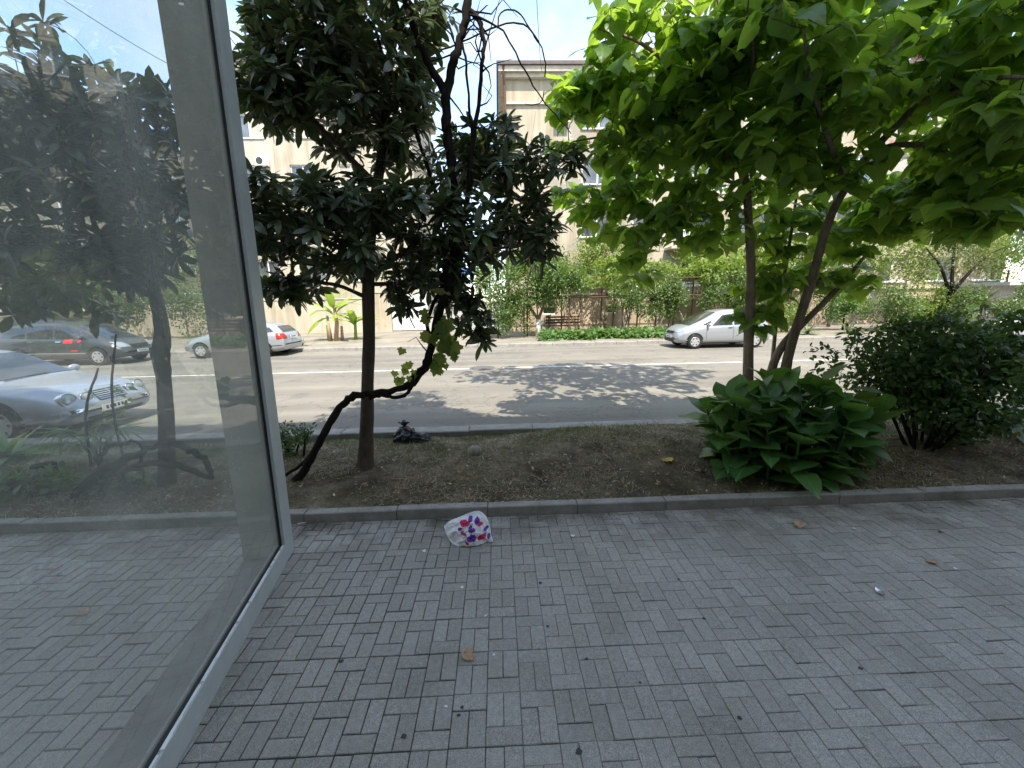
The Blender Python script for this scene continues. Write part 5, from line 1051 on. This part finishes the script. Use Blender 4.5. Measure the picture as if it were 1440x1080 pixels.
for px, py in ((650, 995), (568, 1036), (825, 927), (770, 881), (814, 1057), (645, 1006), (600, 790), (252, 780), (262, 767), (955, 815), (1160, 833), (1322, 748), (990, 870), (760, 820), (900, 960), (1040, 1010), (480, 930), (1210, 940)):
    bp = G(px, py); b = MB(); n_ = 12; rr = random.uniform(.006, .014); V = [(0, 0, .0022)]+[(rr*(1+.3*random.uniform(-1, 1))*math.cos(k/n_*6.283)*1.2, rr*(1+.3*random.uniform(-1, 1))*math.sin(k/n_*6.283), .0012) for k in range(n_)]
    o = new_mesh('gum_spot', V, [(0, k+1, (k+1) % n_+1) for k in range(n_)], 'gum', walk); o.location = bp+Vector((0, 0, .0015))
for px, py, lab in ((740, 640, 'dry twig on the bed right of the round stone'), (560, 700, 'dry twig near the pavement kerb left of the carrier bag'), (480, 660, 'dry twig on the soil left of the loquat foot'), (1290, 690, 'dry twig by the pavement kerb right of the canna clump'), (835, 655, 'dry twig on bare soil between the stone and the yellowed leaf'), (700, 600, 'dry twig near the road kerb behind the round stone'), (1380, 640, 'dry twig on bare soil right of the large dark shrub')):
    bp = GS(px, py); a = random.uniform(0, 3.1); L = random.uniform(.1, .22); b = MB(); b.tube([Vector((-L/2*math.cos(a), -L/2*math.sin(a), .012)), Vector((0, 0, .02)), Vector((L/2*math.cos(a+.2), L/2*math.sin(a+.2), .014))], [.006, .005, .003], 6)
    o = b.build('dry_twig', 'bark_tan'); o.location = bp; tag(o, lab, 'twig', 'dry twigs on the bed')

# ------------------------------------------------------------------ cars
def car(name, label, loc, rz, st, W, paintm, wheels, wr, feats, group=None):
    """st: stations from rear to front (x, z sill, z belt, z top, half width, half width at belt, half width at top); feats(dec, part) adds lamps and panes"""
    t = thing(name, loc, label, 'car', group, rz); A = np.array(st, dtype=float); u = np.linspace(0, len(A)-1, 90); X = np.zeros((90, A.shape[1]))
    for c_ in range(A.shape[1]):          # smooth but not overshooting
        y = np.interp(u, np.arange(len(A)), A[:, c_]); ker = np.array([1, 2, 3, 2, 1])/9; yp = np.pad(y, 2, mode='edge'); X[:, c_] = np.convolve(yp, ker, 'valid')
    V = []; Fs = []; m = None
    for x, zb, zs, zt, w, ws, wt in X:
        half = [(0, zb), (w*.8, zb), (w*.95, zb+.05), (w, zb+.16), (w*1.01, zb+(zs-zb)*.55), (w*.995, zs-.1), (ws+.01, zs-.02), (ws-.01, zs+.01*(zt > zs+.1))]
        e = zt-zs
        for f in (.25, .5, .75, .9): half.append((ws+(wt-ws)*f**1.25-.012*(f > .0), zs+e*(f*.94)))
        half += [(wt*.93, zt-e*.03-.012), (wt*.7, zt-.004), (wt*.35, zt), (0, zt+.003)]
        ring = [(x, -y, z) for y, z in half]+[(x, y, z) for y, z in half[-2:0:-1]]; m = len(ring); V += ring
    for i in range(len(X)-1):
        for k in range(m): Fs.append((i*m+k, (i+1)*m+k, (i+1)*m+(k+1) % m, i*m+(k+1) % m))
    Fs += [tuple(range(m)), tuple((len(X)-1)*m+k for k in range(m-1, -1, -1))]
    bvh = BVHTree.FromPolygons(V, Fs); body = new_mesh('body', V, Fs, paintm, t, True)
    def dec(nm, quad, axis, sgn, mat, off=.005, n=(8, 5), par=t, lab=None):
        """skin laid on the body: quad of 2D corners seen along an axis ('y' side: x,z; 'x' ends: y,z; 'z' top: x,y)"""
        q = [Vector(c_) for c_ in quad]; VV = []; ok = True
        for j in range(n[1]+1):
            for i in range(n[0]+1):
                a, c_ = i/n[0], j/n[1]; p_ = q[0].lerp(q[1], a).lerp(q[3].lerp(q[2], a), c_)
                if axis == 'y': o_, d_ = Vector((p_[0], 3*sgn, p_[1])), Vector((0, -sgn, 0))
                elif axis == 'x': o_, d_ = Vector((5*sgn, p_[0], p_[1])), Vector((-sgn, 0, 0))
                else: o_, d_ = Vector((p_[0], p_[1], 4)), Vector((0, 0, -1))
                h = bvh.ray_cast(o_, d_); c0_ = h[0] if h[0] is not None else (VV[-1] if VV else o_+d_*2.1); VV.append(c0_-d_*off)
        FF = [(j*(n[0]+1)+i, j*(n[0]+1)+i+1, (j+1)*(n[0]+1)+i+1, (j+1)*(n[0]+1)+i) for j in range(n[1]) for i in range(n[0])]
        o = new_mesh(nm, VV, FF, mat, par, True)
        if lab: o['label'] = lab
        return o
    def disc(nm, cx, cz, r_, axis, sgn, mat, off=.006, par=t, squash=1.0):
        VV = []; nk = 24
        for rr in (0, .5, 1):
            for k in range(nk if rr else 1):
                p_ = (cx+rr*r_*math.cos(k/nk*6.283), cz+rr*r_*squash*math.sin(k/nk*6.283)); o_, d_ = (Vector((p_[0], 3*sgn, p_[1])), Vector((0, -sgn, 0))) if axis == 'y' else (Vector((5*sgn, p_[0], p_[1])), Vector((-sgn, 0, 0)))
                h = bvh.ray_cast(o_, d_); VV.append((h[0] if h[0] is not None else (VV[0]+d_*off if VV else o_+d_*2.2))-d_*off)
        FF = [(0, 1+k, 1+(k+1) % nk) for k in range(nk)]+[(1+k, 1+nk+k, 1+nk+(k+1) % nk, 1+(k+1) % nk) for k in range(nk)]
        return new_mesh(nm, VV, FF, mat, par, True)
    for wx in wheels:
        for sgn in (-1, 1):
            disc('wheel_arch', wx, wr+.01, wr+.055, 'y', sgn, 'car_black', .004)
            yo = sgn*(W/2-.02); b = MB(); b.lathe([(wr*.62, 0), (wr*.93, .012*sgn), (wr, -.03*sgn), (wr, -.17*sgn), (wr*.9, -.2*sgn), (wr*.5, -.2*sgn)], (wx, yo+.035*sgn, wr), 'y', 28); w_ = b.build('wheel', 'tyre', t, True)
            b = MB(); b.lathe([(0.001, .0), (wr*.2, .004*sgn), (wr*.3, -.01*sgn), (wr*.58, -.006*sgn), (wr*.64, .004*sgn), (wr*.64, -.05*sgn)], (wx, yo+.035*sgn, wr), 'y', 28); rm = b.build('rim', 'rim', w_, True)
            b = MB()
            for k in range(6): a = k*1.047; b.lathe([(0.001, .002*sgn), (wr*.085, .002*sgn), (wr*.085, -.02*sgn)], (wx+math.cos(a)*wr*.46, yo+.035*sgn, wr+math.sin(a)*wr*.46), 'y', 8)
            b.build('rim_holes', 'car_black', rm)
    feats(dec, disc, t); return t
def plate(t, x, z, sgn, txt=None, w=.5):
    b = MB(); b.box(x-.006, x+.006, -w/2, w/2, z-.055, z+.055); b.build('number_plate', 'plate', t)
    b = MB()
    for k in range(6): y = -w/2+.07+k*.068; b.box(x+.006*sgn if sgn > 0 else x-.0075, x+.0075 if sgn > 0 else x-.006, y, y+.04, z-.03, z+.03)
    b.build('plate_characters', 'car_black', t)
def mirror(t, x, z, y, mat):
    for sgn in (-1, 1):
        b = MB(); b.lathe([(.001, -.1), (.05, -.09), (.075, -.03), (.075, .04), (.05, .09), (.001, .1)], (x, sgn*(y+.1), z), 'y', 12); b.V = [(x+(v[0]-x)*.6, v[1], v[2]) for v in b.V]; m_ = b.build('door_mirror', mat, t, True)
        b = MB(); b.tube([(x-.01, sgn*(y-.06), z-.06), (x, sgn*(y+.02), z-.03)], .018, 6); b.build('mirror_arm', 'car_black', m_)
# compact hatchback
def hatch_feats(dec, disc, t):
    for s_ in (-1, 1):
        dec('quarter_window', [(1.0, .96), (.62, .95), (.55, 1.12), (.6, 1.14)], 'y', s_, 'car_glass', n=(6, 4)); dec('door_window', [(.54, .93), (-.3, .95), (-.3, 1.37), (.08, 1.36)], 'y', s_, 'car_glass'); dec('door_window', [(-.38, .95), (-1.1, .99), (-1.05, 1.36), (-.38, 1.38)], 'y', s_, 'car_glass'); dec('quarter_window', [(-1.16, 1.0), (-1.5, 1.04), (-1.38, 1.3), (-1.12, 1.36)], 'y', s_, 'car_glass', n=(4, 4))
        for x in (.78, -.34, -1.12): dec('door_seam', [(x-.006, .38), (x+.006, .38), (x+.006, .93), (x-.006, .93)], 'y', s_, 'car_black', .003, (1, 8))
        for x in (-.2, -1.0): dec('door_handle', [(x-.09, .84), (x+.09, .84), (x+.09, .87), (x-.09, .87)], 'y', s_, 'chrome', .02, (4, 1))
        dec('sill_trim', [(-1.0, .2), (.9, .2), (.9, .25), (-1.0, .25)], 'y', s_, 'car_black', .004, (10, 1)); dec('tail_light', [(s_*.55, .92), (s_*.74, .92), (s_*.7, 1.22), (s_*.6, 1.22)], 'x', -1, 'red_lamp', .01)
        dec('headlight', [(s_*.33, .68), (s_*.66, .68), (s_*.72, .88), (s_*.5, .8)], 'x', 1, 'lamp_glass', .012)
    dec('windscreen', [(1.42, -.58), (1.42, .58), (.32, .5), (.32, -.5)], 'z', 1, 'car_glass', .008, (10, 10)); dec('rear_window', [(-.52, 1.02), (.52, 1.02), (.45, 1.38), (-.45, 1.38)], 'x', -1, 'car_glass', .008)
    dec('grille', [(-.32, .62), (.32, .62), (.36, .72), (-.36, .72)], 'x', 1, 'car_black', .01); dec('air_intake', [(-.45, .26), (.45, .26), (.5, .4), (-.5, .4)], 'x', 1, 'car_black', .01); disc('badge', 0, .67, .05, 'x', 1, 'chrome', .02); dec('bumper_trim', [(-.6, .2), (.6, .2), (.6, .23), (-.6, .23)], 'x', 1, 'car_black', .008)
    plate(t, 1.99, .49, 1); plate(t, -1.95, .7, -1); mirror(t, .72, .98, .78, 'paint_silver')
HATCH = [(-1.93, .32, .6, .66, .7, .66, .55), (-1.9, .26, .85, 1.0, .82, .76, .6), (-1.72, .22, .94, 1.36, .84, .78, .56), (-1.3, .2, .95, 1.47, .845, .79, .58), (-.6, .2, .94, 1.52, .845, .8, .6), (-.1, .2, .93, 1.51, .845, .8, .6), (.3, .2, .92, 1.44, .845, .79, .58), (.85, .2, .92, 1.16, .845, .78, .6), (1.35, .2, .88, .96, .84, .74, .62), (1.65, .22, .78, .86, .82, .7, .58), (1.88, .24, .64, .72, .74, .62, .52), (1.97, .3, .5, .56, .6, .5, .42)]
HATCH = [(x, zb, zs*1.02, zs*1.02+(zt-zs)*1.08, w, ws, wt) for x, zb, zs, zt, w, ws, wt in HATCH]
xf = AT(946, 480, 16.6).x
car('hatchback_car', 'small silver five door hatchback parked on the far side, nose to the left', (xf+2.02, 17.1, 0), math.pi, HATCH, 1.69, 'paint_silver', (1.24, -1.27), .3, hatch_feats)
car('hatchback_car', 'pale car with blue shaded glass just showing at the right edge behind the dark shrub', (AT(1424, 470, 15.0).x+2.0, 15.2, 0), math.pi, HATCH, 1.69, 'paint_white', (1.24, -1.27), .3, hatch_feats)
# silver estate car seen from behind
def estate_feats(dec, disc, t):
    for s_ in (-1, 1):
        dec('door_window', [(.6, .92), (-.3, .94), (-.3, 1.29), (.05, 1.28)], 'y', s_, 'car_glass'); dec('door_window', [(-.38, .94), (-1.15, .97), (-1.05, 1.26), (-.38, 1.29)], 'y', s_, 'car_glass'); dec('quarter_window', [(-1.22, .98), (-1.7, 1.03), (-1.5, 1.2), (-1.15, 1.25)], 'y', s_, 'car_glass', n=(4, 4))
        for x in (.8, -.34, -1.18): dec('door_seam', [(x-.006, .36), (x+.006, .36), (x+.006, .92), (x-.006, .92)], 'y', s_, 'car_black', .003, (1, 8))
        dec('tail_light', [(-1.83, .72), (-2.06, .74), (-2.03, .94), (-1.78, .98)], 'y', s_, 'red_lamp', .012); dec('tail_light', [(s_*.48, .74), (s_*.76, .74), (s_*.74, .96), (s_*.56, .95)], 'x', -1, 'red_lamp', .012); dec('headlight', [(s_*.36, .62), (s_*.7, .62), (s_*.72, .76), (s_*.45, .76)], 'x', 1, 'lamp_glass', .012); dec('bumper_trim', [(-1.2, .42), (-2.0, .46), (-2.0, .49), (-1.2, .45)], 'y', s_, 'car_black', .004)
    dec('rear_window', [(-.55, 1.0), (.55, 1.0), (.48, 1.31), (-.48, 1.31)], 'x', -1, 'car_glass', .008); dec('windscreen', [(1.25, -.58), (1.25, .58), (.3, .5), (.3, -.5)], 'z', 1, 'car_glass', .008, (10, 10)); dec('grille', [(-.3, .58), (.3, .58), (.32, .68), (-.32, .68)], 'x', 1, 'car_black', .01); dec('bumper_trim', [(-.7, .5), (.7, .5), (.7, .53), (-.7, .53)], 'x', -1, 'car_black', .008)
    plate(t, -2.115, .8, -1); plate(t, 2.13, .42, 1); mirror(t, .7, .95, .77, 'paint_silver')
EST = [(-2.1, .36, .58, .62, .66, .6, .5), (-2.07, .28, .72, .86, .8, .76, .62), (-1.95, .24, .93, 1.06, .83, .78, .62), (-1.7, .2, .95, 1.3, .835, .78, .58), (-1.2, .2, .94, 1.4, .84, .79, .57), (-.5, .2, .93, 1.44, .84, .79, .58), (0, .2, .92, 1.42, .84, .79, .58), (.35, .2, .91, 1.34, .84, .78, .57), (.85, .2, .9, 1.08, .84, .77, .6), (1.25, .2, .86, .93, .835, .74, .62), (1.75, .22, .74, .82, .81, .7, .58), (2.02, .26, .6, .68, .72, .6, .5), (2.11, .32, .5, .56, .58, .5, .42)]
xr = AT(428, 480, 17.6).x-.5
car('estate_car', 'silver estate car with red tail lights parked beyond the window post, seen from behind', (xr-2.12, 17.75, 0), math.pi, EST, 1.68, 'paint_silver', (1.3, -1.25), .31, estate_feats)
# dark people carrier through the glass
def van_feats(dec, disc, t):
    for s_ in (-1, 1):
        dec('quarter_window', [(1.35, 1.02), (.95, 1.02), (.82, 1.25), (.9, 1.27)], 'y', s_, 'car_glass', n=(5, 4)); dec('door_window', [(.88, 1.0), (-.05, 1.02), (-.05, 1.48), (.35, 1.46)], 'y', s_, 'car_glass'); dec('door_window', [(-.13, 1.02), (-1.05, 1.05), (-1.05, 1.49), (-.13, 1.5)], 'y', s_, 'car_glass'); dec('quarter_window', [(-1.13, 1.05), (-1.95, 1.1), (-1.75, 1.44), (-1.13, 1.48)], 'y', s_, 'car_glass')
        for x in (1.0, -.09, -1.09): dec('door_seam', [(x-.007, .4), (x+.007, .4), (x+.007, 1.0), (x-.007, 1.0)], 'y', s_, 'car_black', .003, (1, 8))
        for x in (.1, -.9): dec('door_handle', [(x-.1, .9), (x+.1, .9), (x+.1, .94), (x-.1, .94)], 'y', s_, 'chrome', .02, (4, 1))
        dec('side_trim', [(-1.2, .48), (1.0, .46), (1.0, .49), (-1.2, .51)], 'y', s_, 'chrome', .006, (10, 1)); dec('headlight', [(s_*.4, .66), (s_*.74, .66), (s_*.76, .88), (s_*.5, .84)], 'x', 1, 'lamp_glass', .012); dec('tail_light', [(s_*.56, .9), (s_*.74, .9), (s_*.7, 1.3), (s_*.6, 1.3)], 'x', -1, 'red_lamp', .01)
    dec('red_patch', [(.26, .85), (.62, .85), (.6, 1.0), (.3, .99)], 'y', -1, 'patch_red', .012, lab='bright red patch on the front door'); dec('red_patch', [(.78, .88), (.9, .88), (.9, .99), (.82, .97)], 'y', -1, 'patch_red', .012); dec('red_patch', [(.5, .56), (.76, .55), (.76, .6), (.5, .61)], 'y', -1, 'patch_red', .012)  # plain red patches laid over the near side of the body
    dec('windscreen', [(1.72, -.62), (1.72, .62), (.55, .54), (.55, -.54)], 'z', 1, 'car_glass', .008, (10, 10)); dec('grille', [(-.36, .6), (.36, .6), (.38, .74), (-.38, .74)], 'x', 1, 'car_black', .01); dec('rear_window', [(-.6, 1.1), (.6, 1.1), (.52, 1.5), (-.52, 1.5)], 'x', -1, 'car_glass', .008); plate(t, 2.33, .48, 1); mirror(t, 1.0, 1.06, .86, 'paint_graphite')
VAN = [(-2.28, .36, .7, .78, .76, .7, .6), (-2.24, .3, .98, 1.15, .88, .84, .66), (-2.05, .26, 1.04, 1.5, .9, .85, .64), (-1.5, .24, 1.03, 1.58, .905, .86, .66), (-.6, .24, 1.02, 1.63, .905, .86, .68), (.0, .24, 1.0, 1.61, .905, .86, .68), (.5, .24, .99, 1.52, .905, .85, .66), (1.05, .24, .98, 1.26, .905, .84, .68), (1.6, .24, .92, 1.02, .9, .8, .68), (1.95, .26, .82, .9, .87, .74, .62), (2.2, .28, .66, .74, .78, .64, .54), (2.3, .34, .52, .58, .62, .52, .44)]
xv = AT(166, 490, 15.4).x
car('minivan', 'dark graphite people carrier with a red patch on its door, seen through the glass', (xv-2.3, 16.4, 0), 0, VAN, 1.81, 'paint_graphite', (1.42, -1.42), .33, van_feats)
car('parked_car', 'black car with sloping windscreen half hidden behind the people carrier', (AT(160, 470, 20.2).x-2.2, 20.6, .12), 0, VAN, 1.81, 'paint_black', (1.42, -1.42), .33, van_feats)
# old silver blue sedan behind the glass
def sedan_feats(dec, disc, t):
    for s_ in (-1, 1):
        dec('door_window', [(.85, .9), (-.1, .92), (-.1, 1.31), (.2, 1.3)], 'y', s_, 'car_glass'); dec('door_window', [(-.18, .92), (-1.1, .95), (-.85, 1.27), (-.18, 1.31)], 'y', s_, 'car_glass')
        for x in (.95, -.14, -1.1): dec('door_seam', [(x-.006, .36), (x+.006, .36), (x+.006, .9), (x-.006, .9)], 'y', s_, 'car_black', .003, (1, 8))
        for y_, z_, r_ in ((s_*.62, .645, .125), (s_*.38, .64, .095)):
            pr_ = disc('probe', y_, z_, .01, 'x', 1, 'chrome'); x_ = pr_.data.vertices[0].co.x-.02; bpy.data.objects.remove(pr_)
            b = MB(); b.lathe([(r_*.86, .03), (r_*.95, .04), (r_, .025), (r_*1.02, -.14)], (0, 0, 0), 'x', 24); hd = b.build('headlight', 'chrome', t, True); hd.location = (x_, y_, z_); hd.rotation_euler = (0, R(-14), R(9)*s_)
            b = MB(); b.lathe([(.001, .05), (r_*.4, .046), (r_*.7, .036), (r_*.88, .02)], (0, 0, 0), 'x', 24); b.build('lens', 'lamp_glass', hd, True)
        dec('tail_light', [(s_*.45, .7), (s_*.8, .7), (s_*.78, .88), (s_*.45, .88)], 'x', -1, 'red_lamp', .01); dec('side_trim', [(-1.9, .5), (1.9, .48), (1.9, .53), (-1.9, .55)], 'y', s_, 'chrome', .006, (14, 1)); dec('pillar_trim', [(1.08, .94), (.95, .94), (.18, 1.33), (.25, 1.37)], 'y', s_, 'car_black', .008, (2, 8))
    dec('windscreen', [(1.12, -.62), (1.12, .62), (.28, .52), (.28, -.52)], 'z', 1, 'car_glass', .01, (10, 10)); dec('wiper', [(1.14, -.5), (1.18, -.5), (1.13, .2), (1.1, .2)], 'z', 1, 'car_black', .02, (2, 6)); dec('rear_window', [(-1.65, -.56), (-1.65, .56), (-1.0, .5), (-1.0, -.5)], 'z', 1, 'car_glass', .01, (8, 8))
    g = dec('grille', [(-.25, .56), (.25, .56), (.27, .74), (-.27, .74)], 'x', 1, 'car_black', .012)
    for k in range(6): z = .575+k*.03; dec('grille_bar', [(-.245, z), (.245, z), (.245, z+.012), (-.245, z+.012)], 'x', 1, 'chrome', .024, (6, 1), par=g)
    dec('grille_bar', [(-.008, .56), (.008, .56), (.008, .75), (-.008, .75)], 'x', 1, 'chrome', .027, (1, 5), par=g); dec('grille_surround', [(-.29, .735), (.29, .735), (.28, .77), (-.28, .77)], 'x', 1, 'chrome', .026, (8, 2))
    dec('bumper_strip', [(-.8, .44), (.8, .44), (.8, .49), (-.8, .49)], 'x', 1, 'chrome', .012, (14, 2)); dec('air_intake', [(-.5, .24), (.5, .24), (.5, .33), (-.5, .33)], 'x', 1, 'car_black', .01); plate(t, 2.425, .42, 1, w=.52); mirror(t, .78, .96, .84, 'paint_silver_blue')
SED = [(-2.38, .36, .6, .66, .72, .66, .56), (-2.32, .28, .82, .92, .86, .8, .66), (-2.0, .24, .92, .98, .885, .82, .68), (-1.6, .2, .93, 1.04, .89, .82, .66), (-1.05, .2, .93, 1.33, .89, .82, .6), (-.5, .2, .92, 1.41, .89, .82, .6), (.0, .2, .91, 1.41, .89, .82, .6), (.35, .2, .9, 1.33, .89, .81, .6), (.8, .2, .89, 1.1, .89, .8, .62), (1.2, .2, .87, .94, .89, .79, .64), (1.8, .2, .8, .87, .88, .76, .62), (2.2, .22, .7, .78, .84, .7, .56), (2.36, .26, .56, .62, .76, .64, .5), (2.42, .32, .5, .54, .62, .54, .44)]
car('sedan_car', 'old silver blue sedan with round headlights parked close behind the dusty glass', (-9.3, 7.3, 0), R(-2), SED, 1.79, 'paint_silver_blue', (1.42, -1.4), .32, sedan_feats)
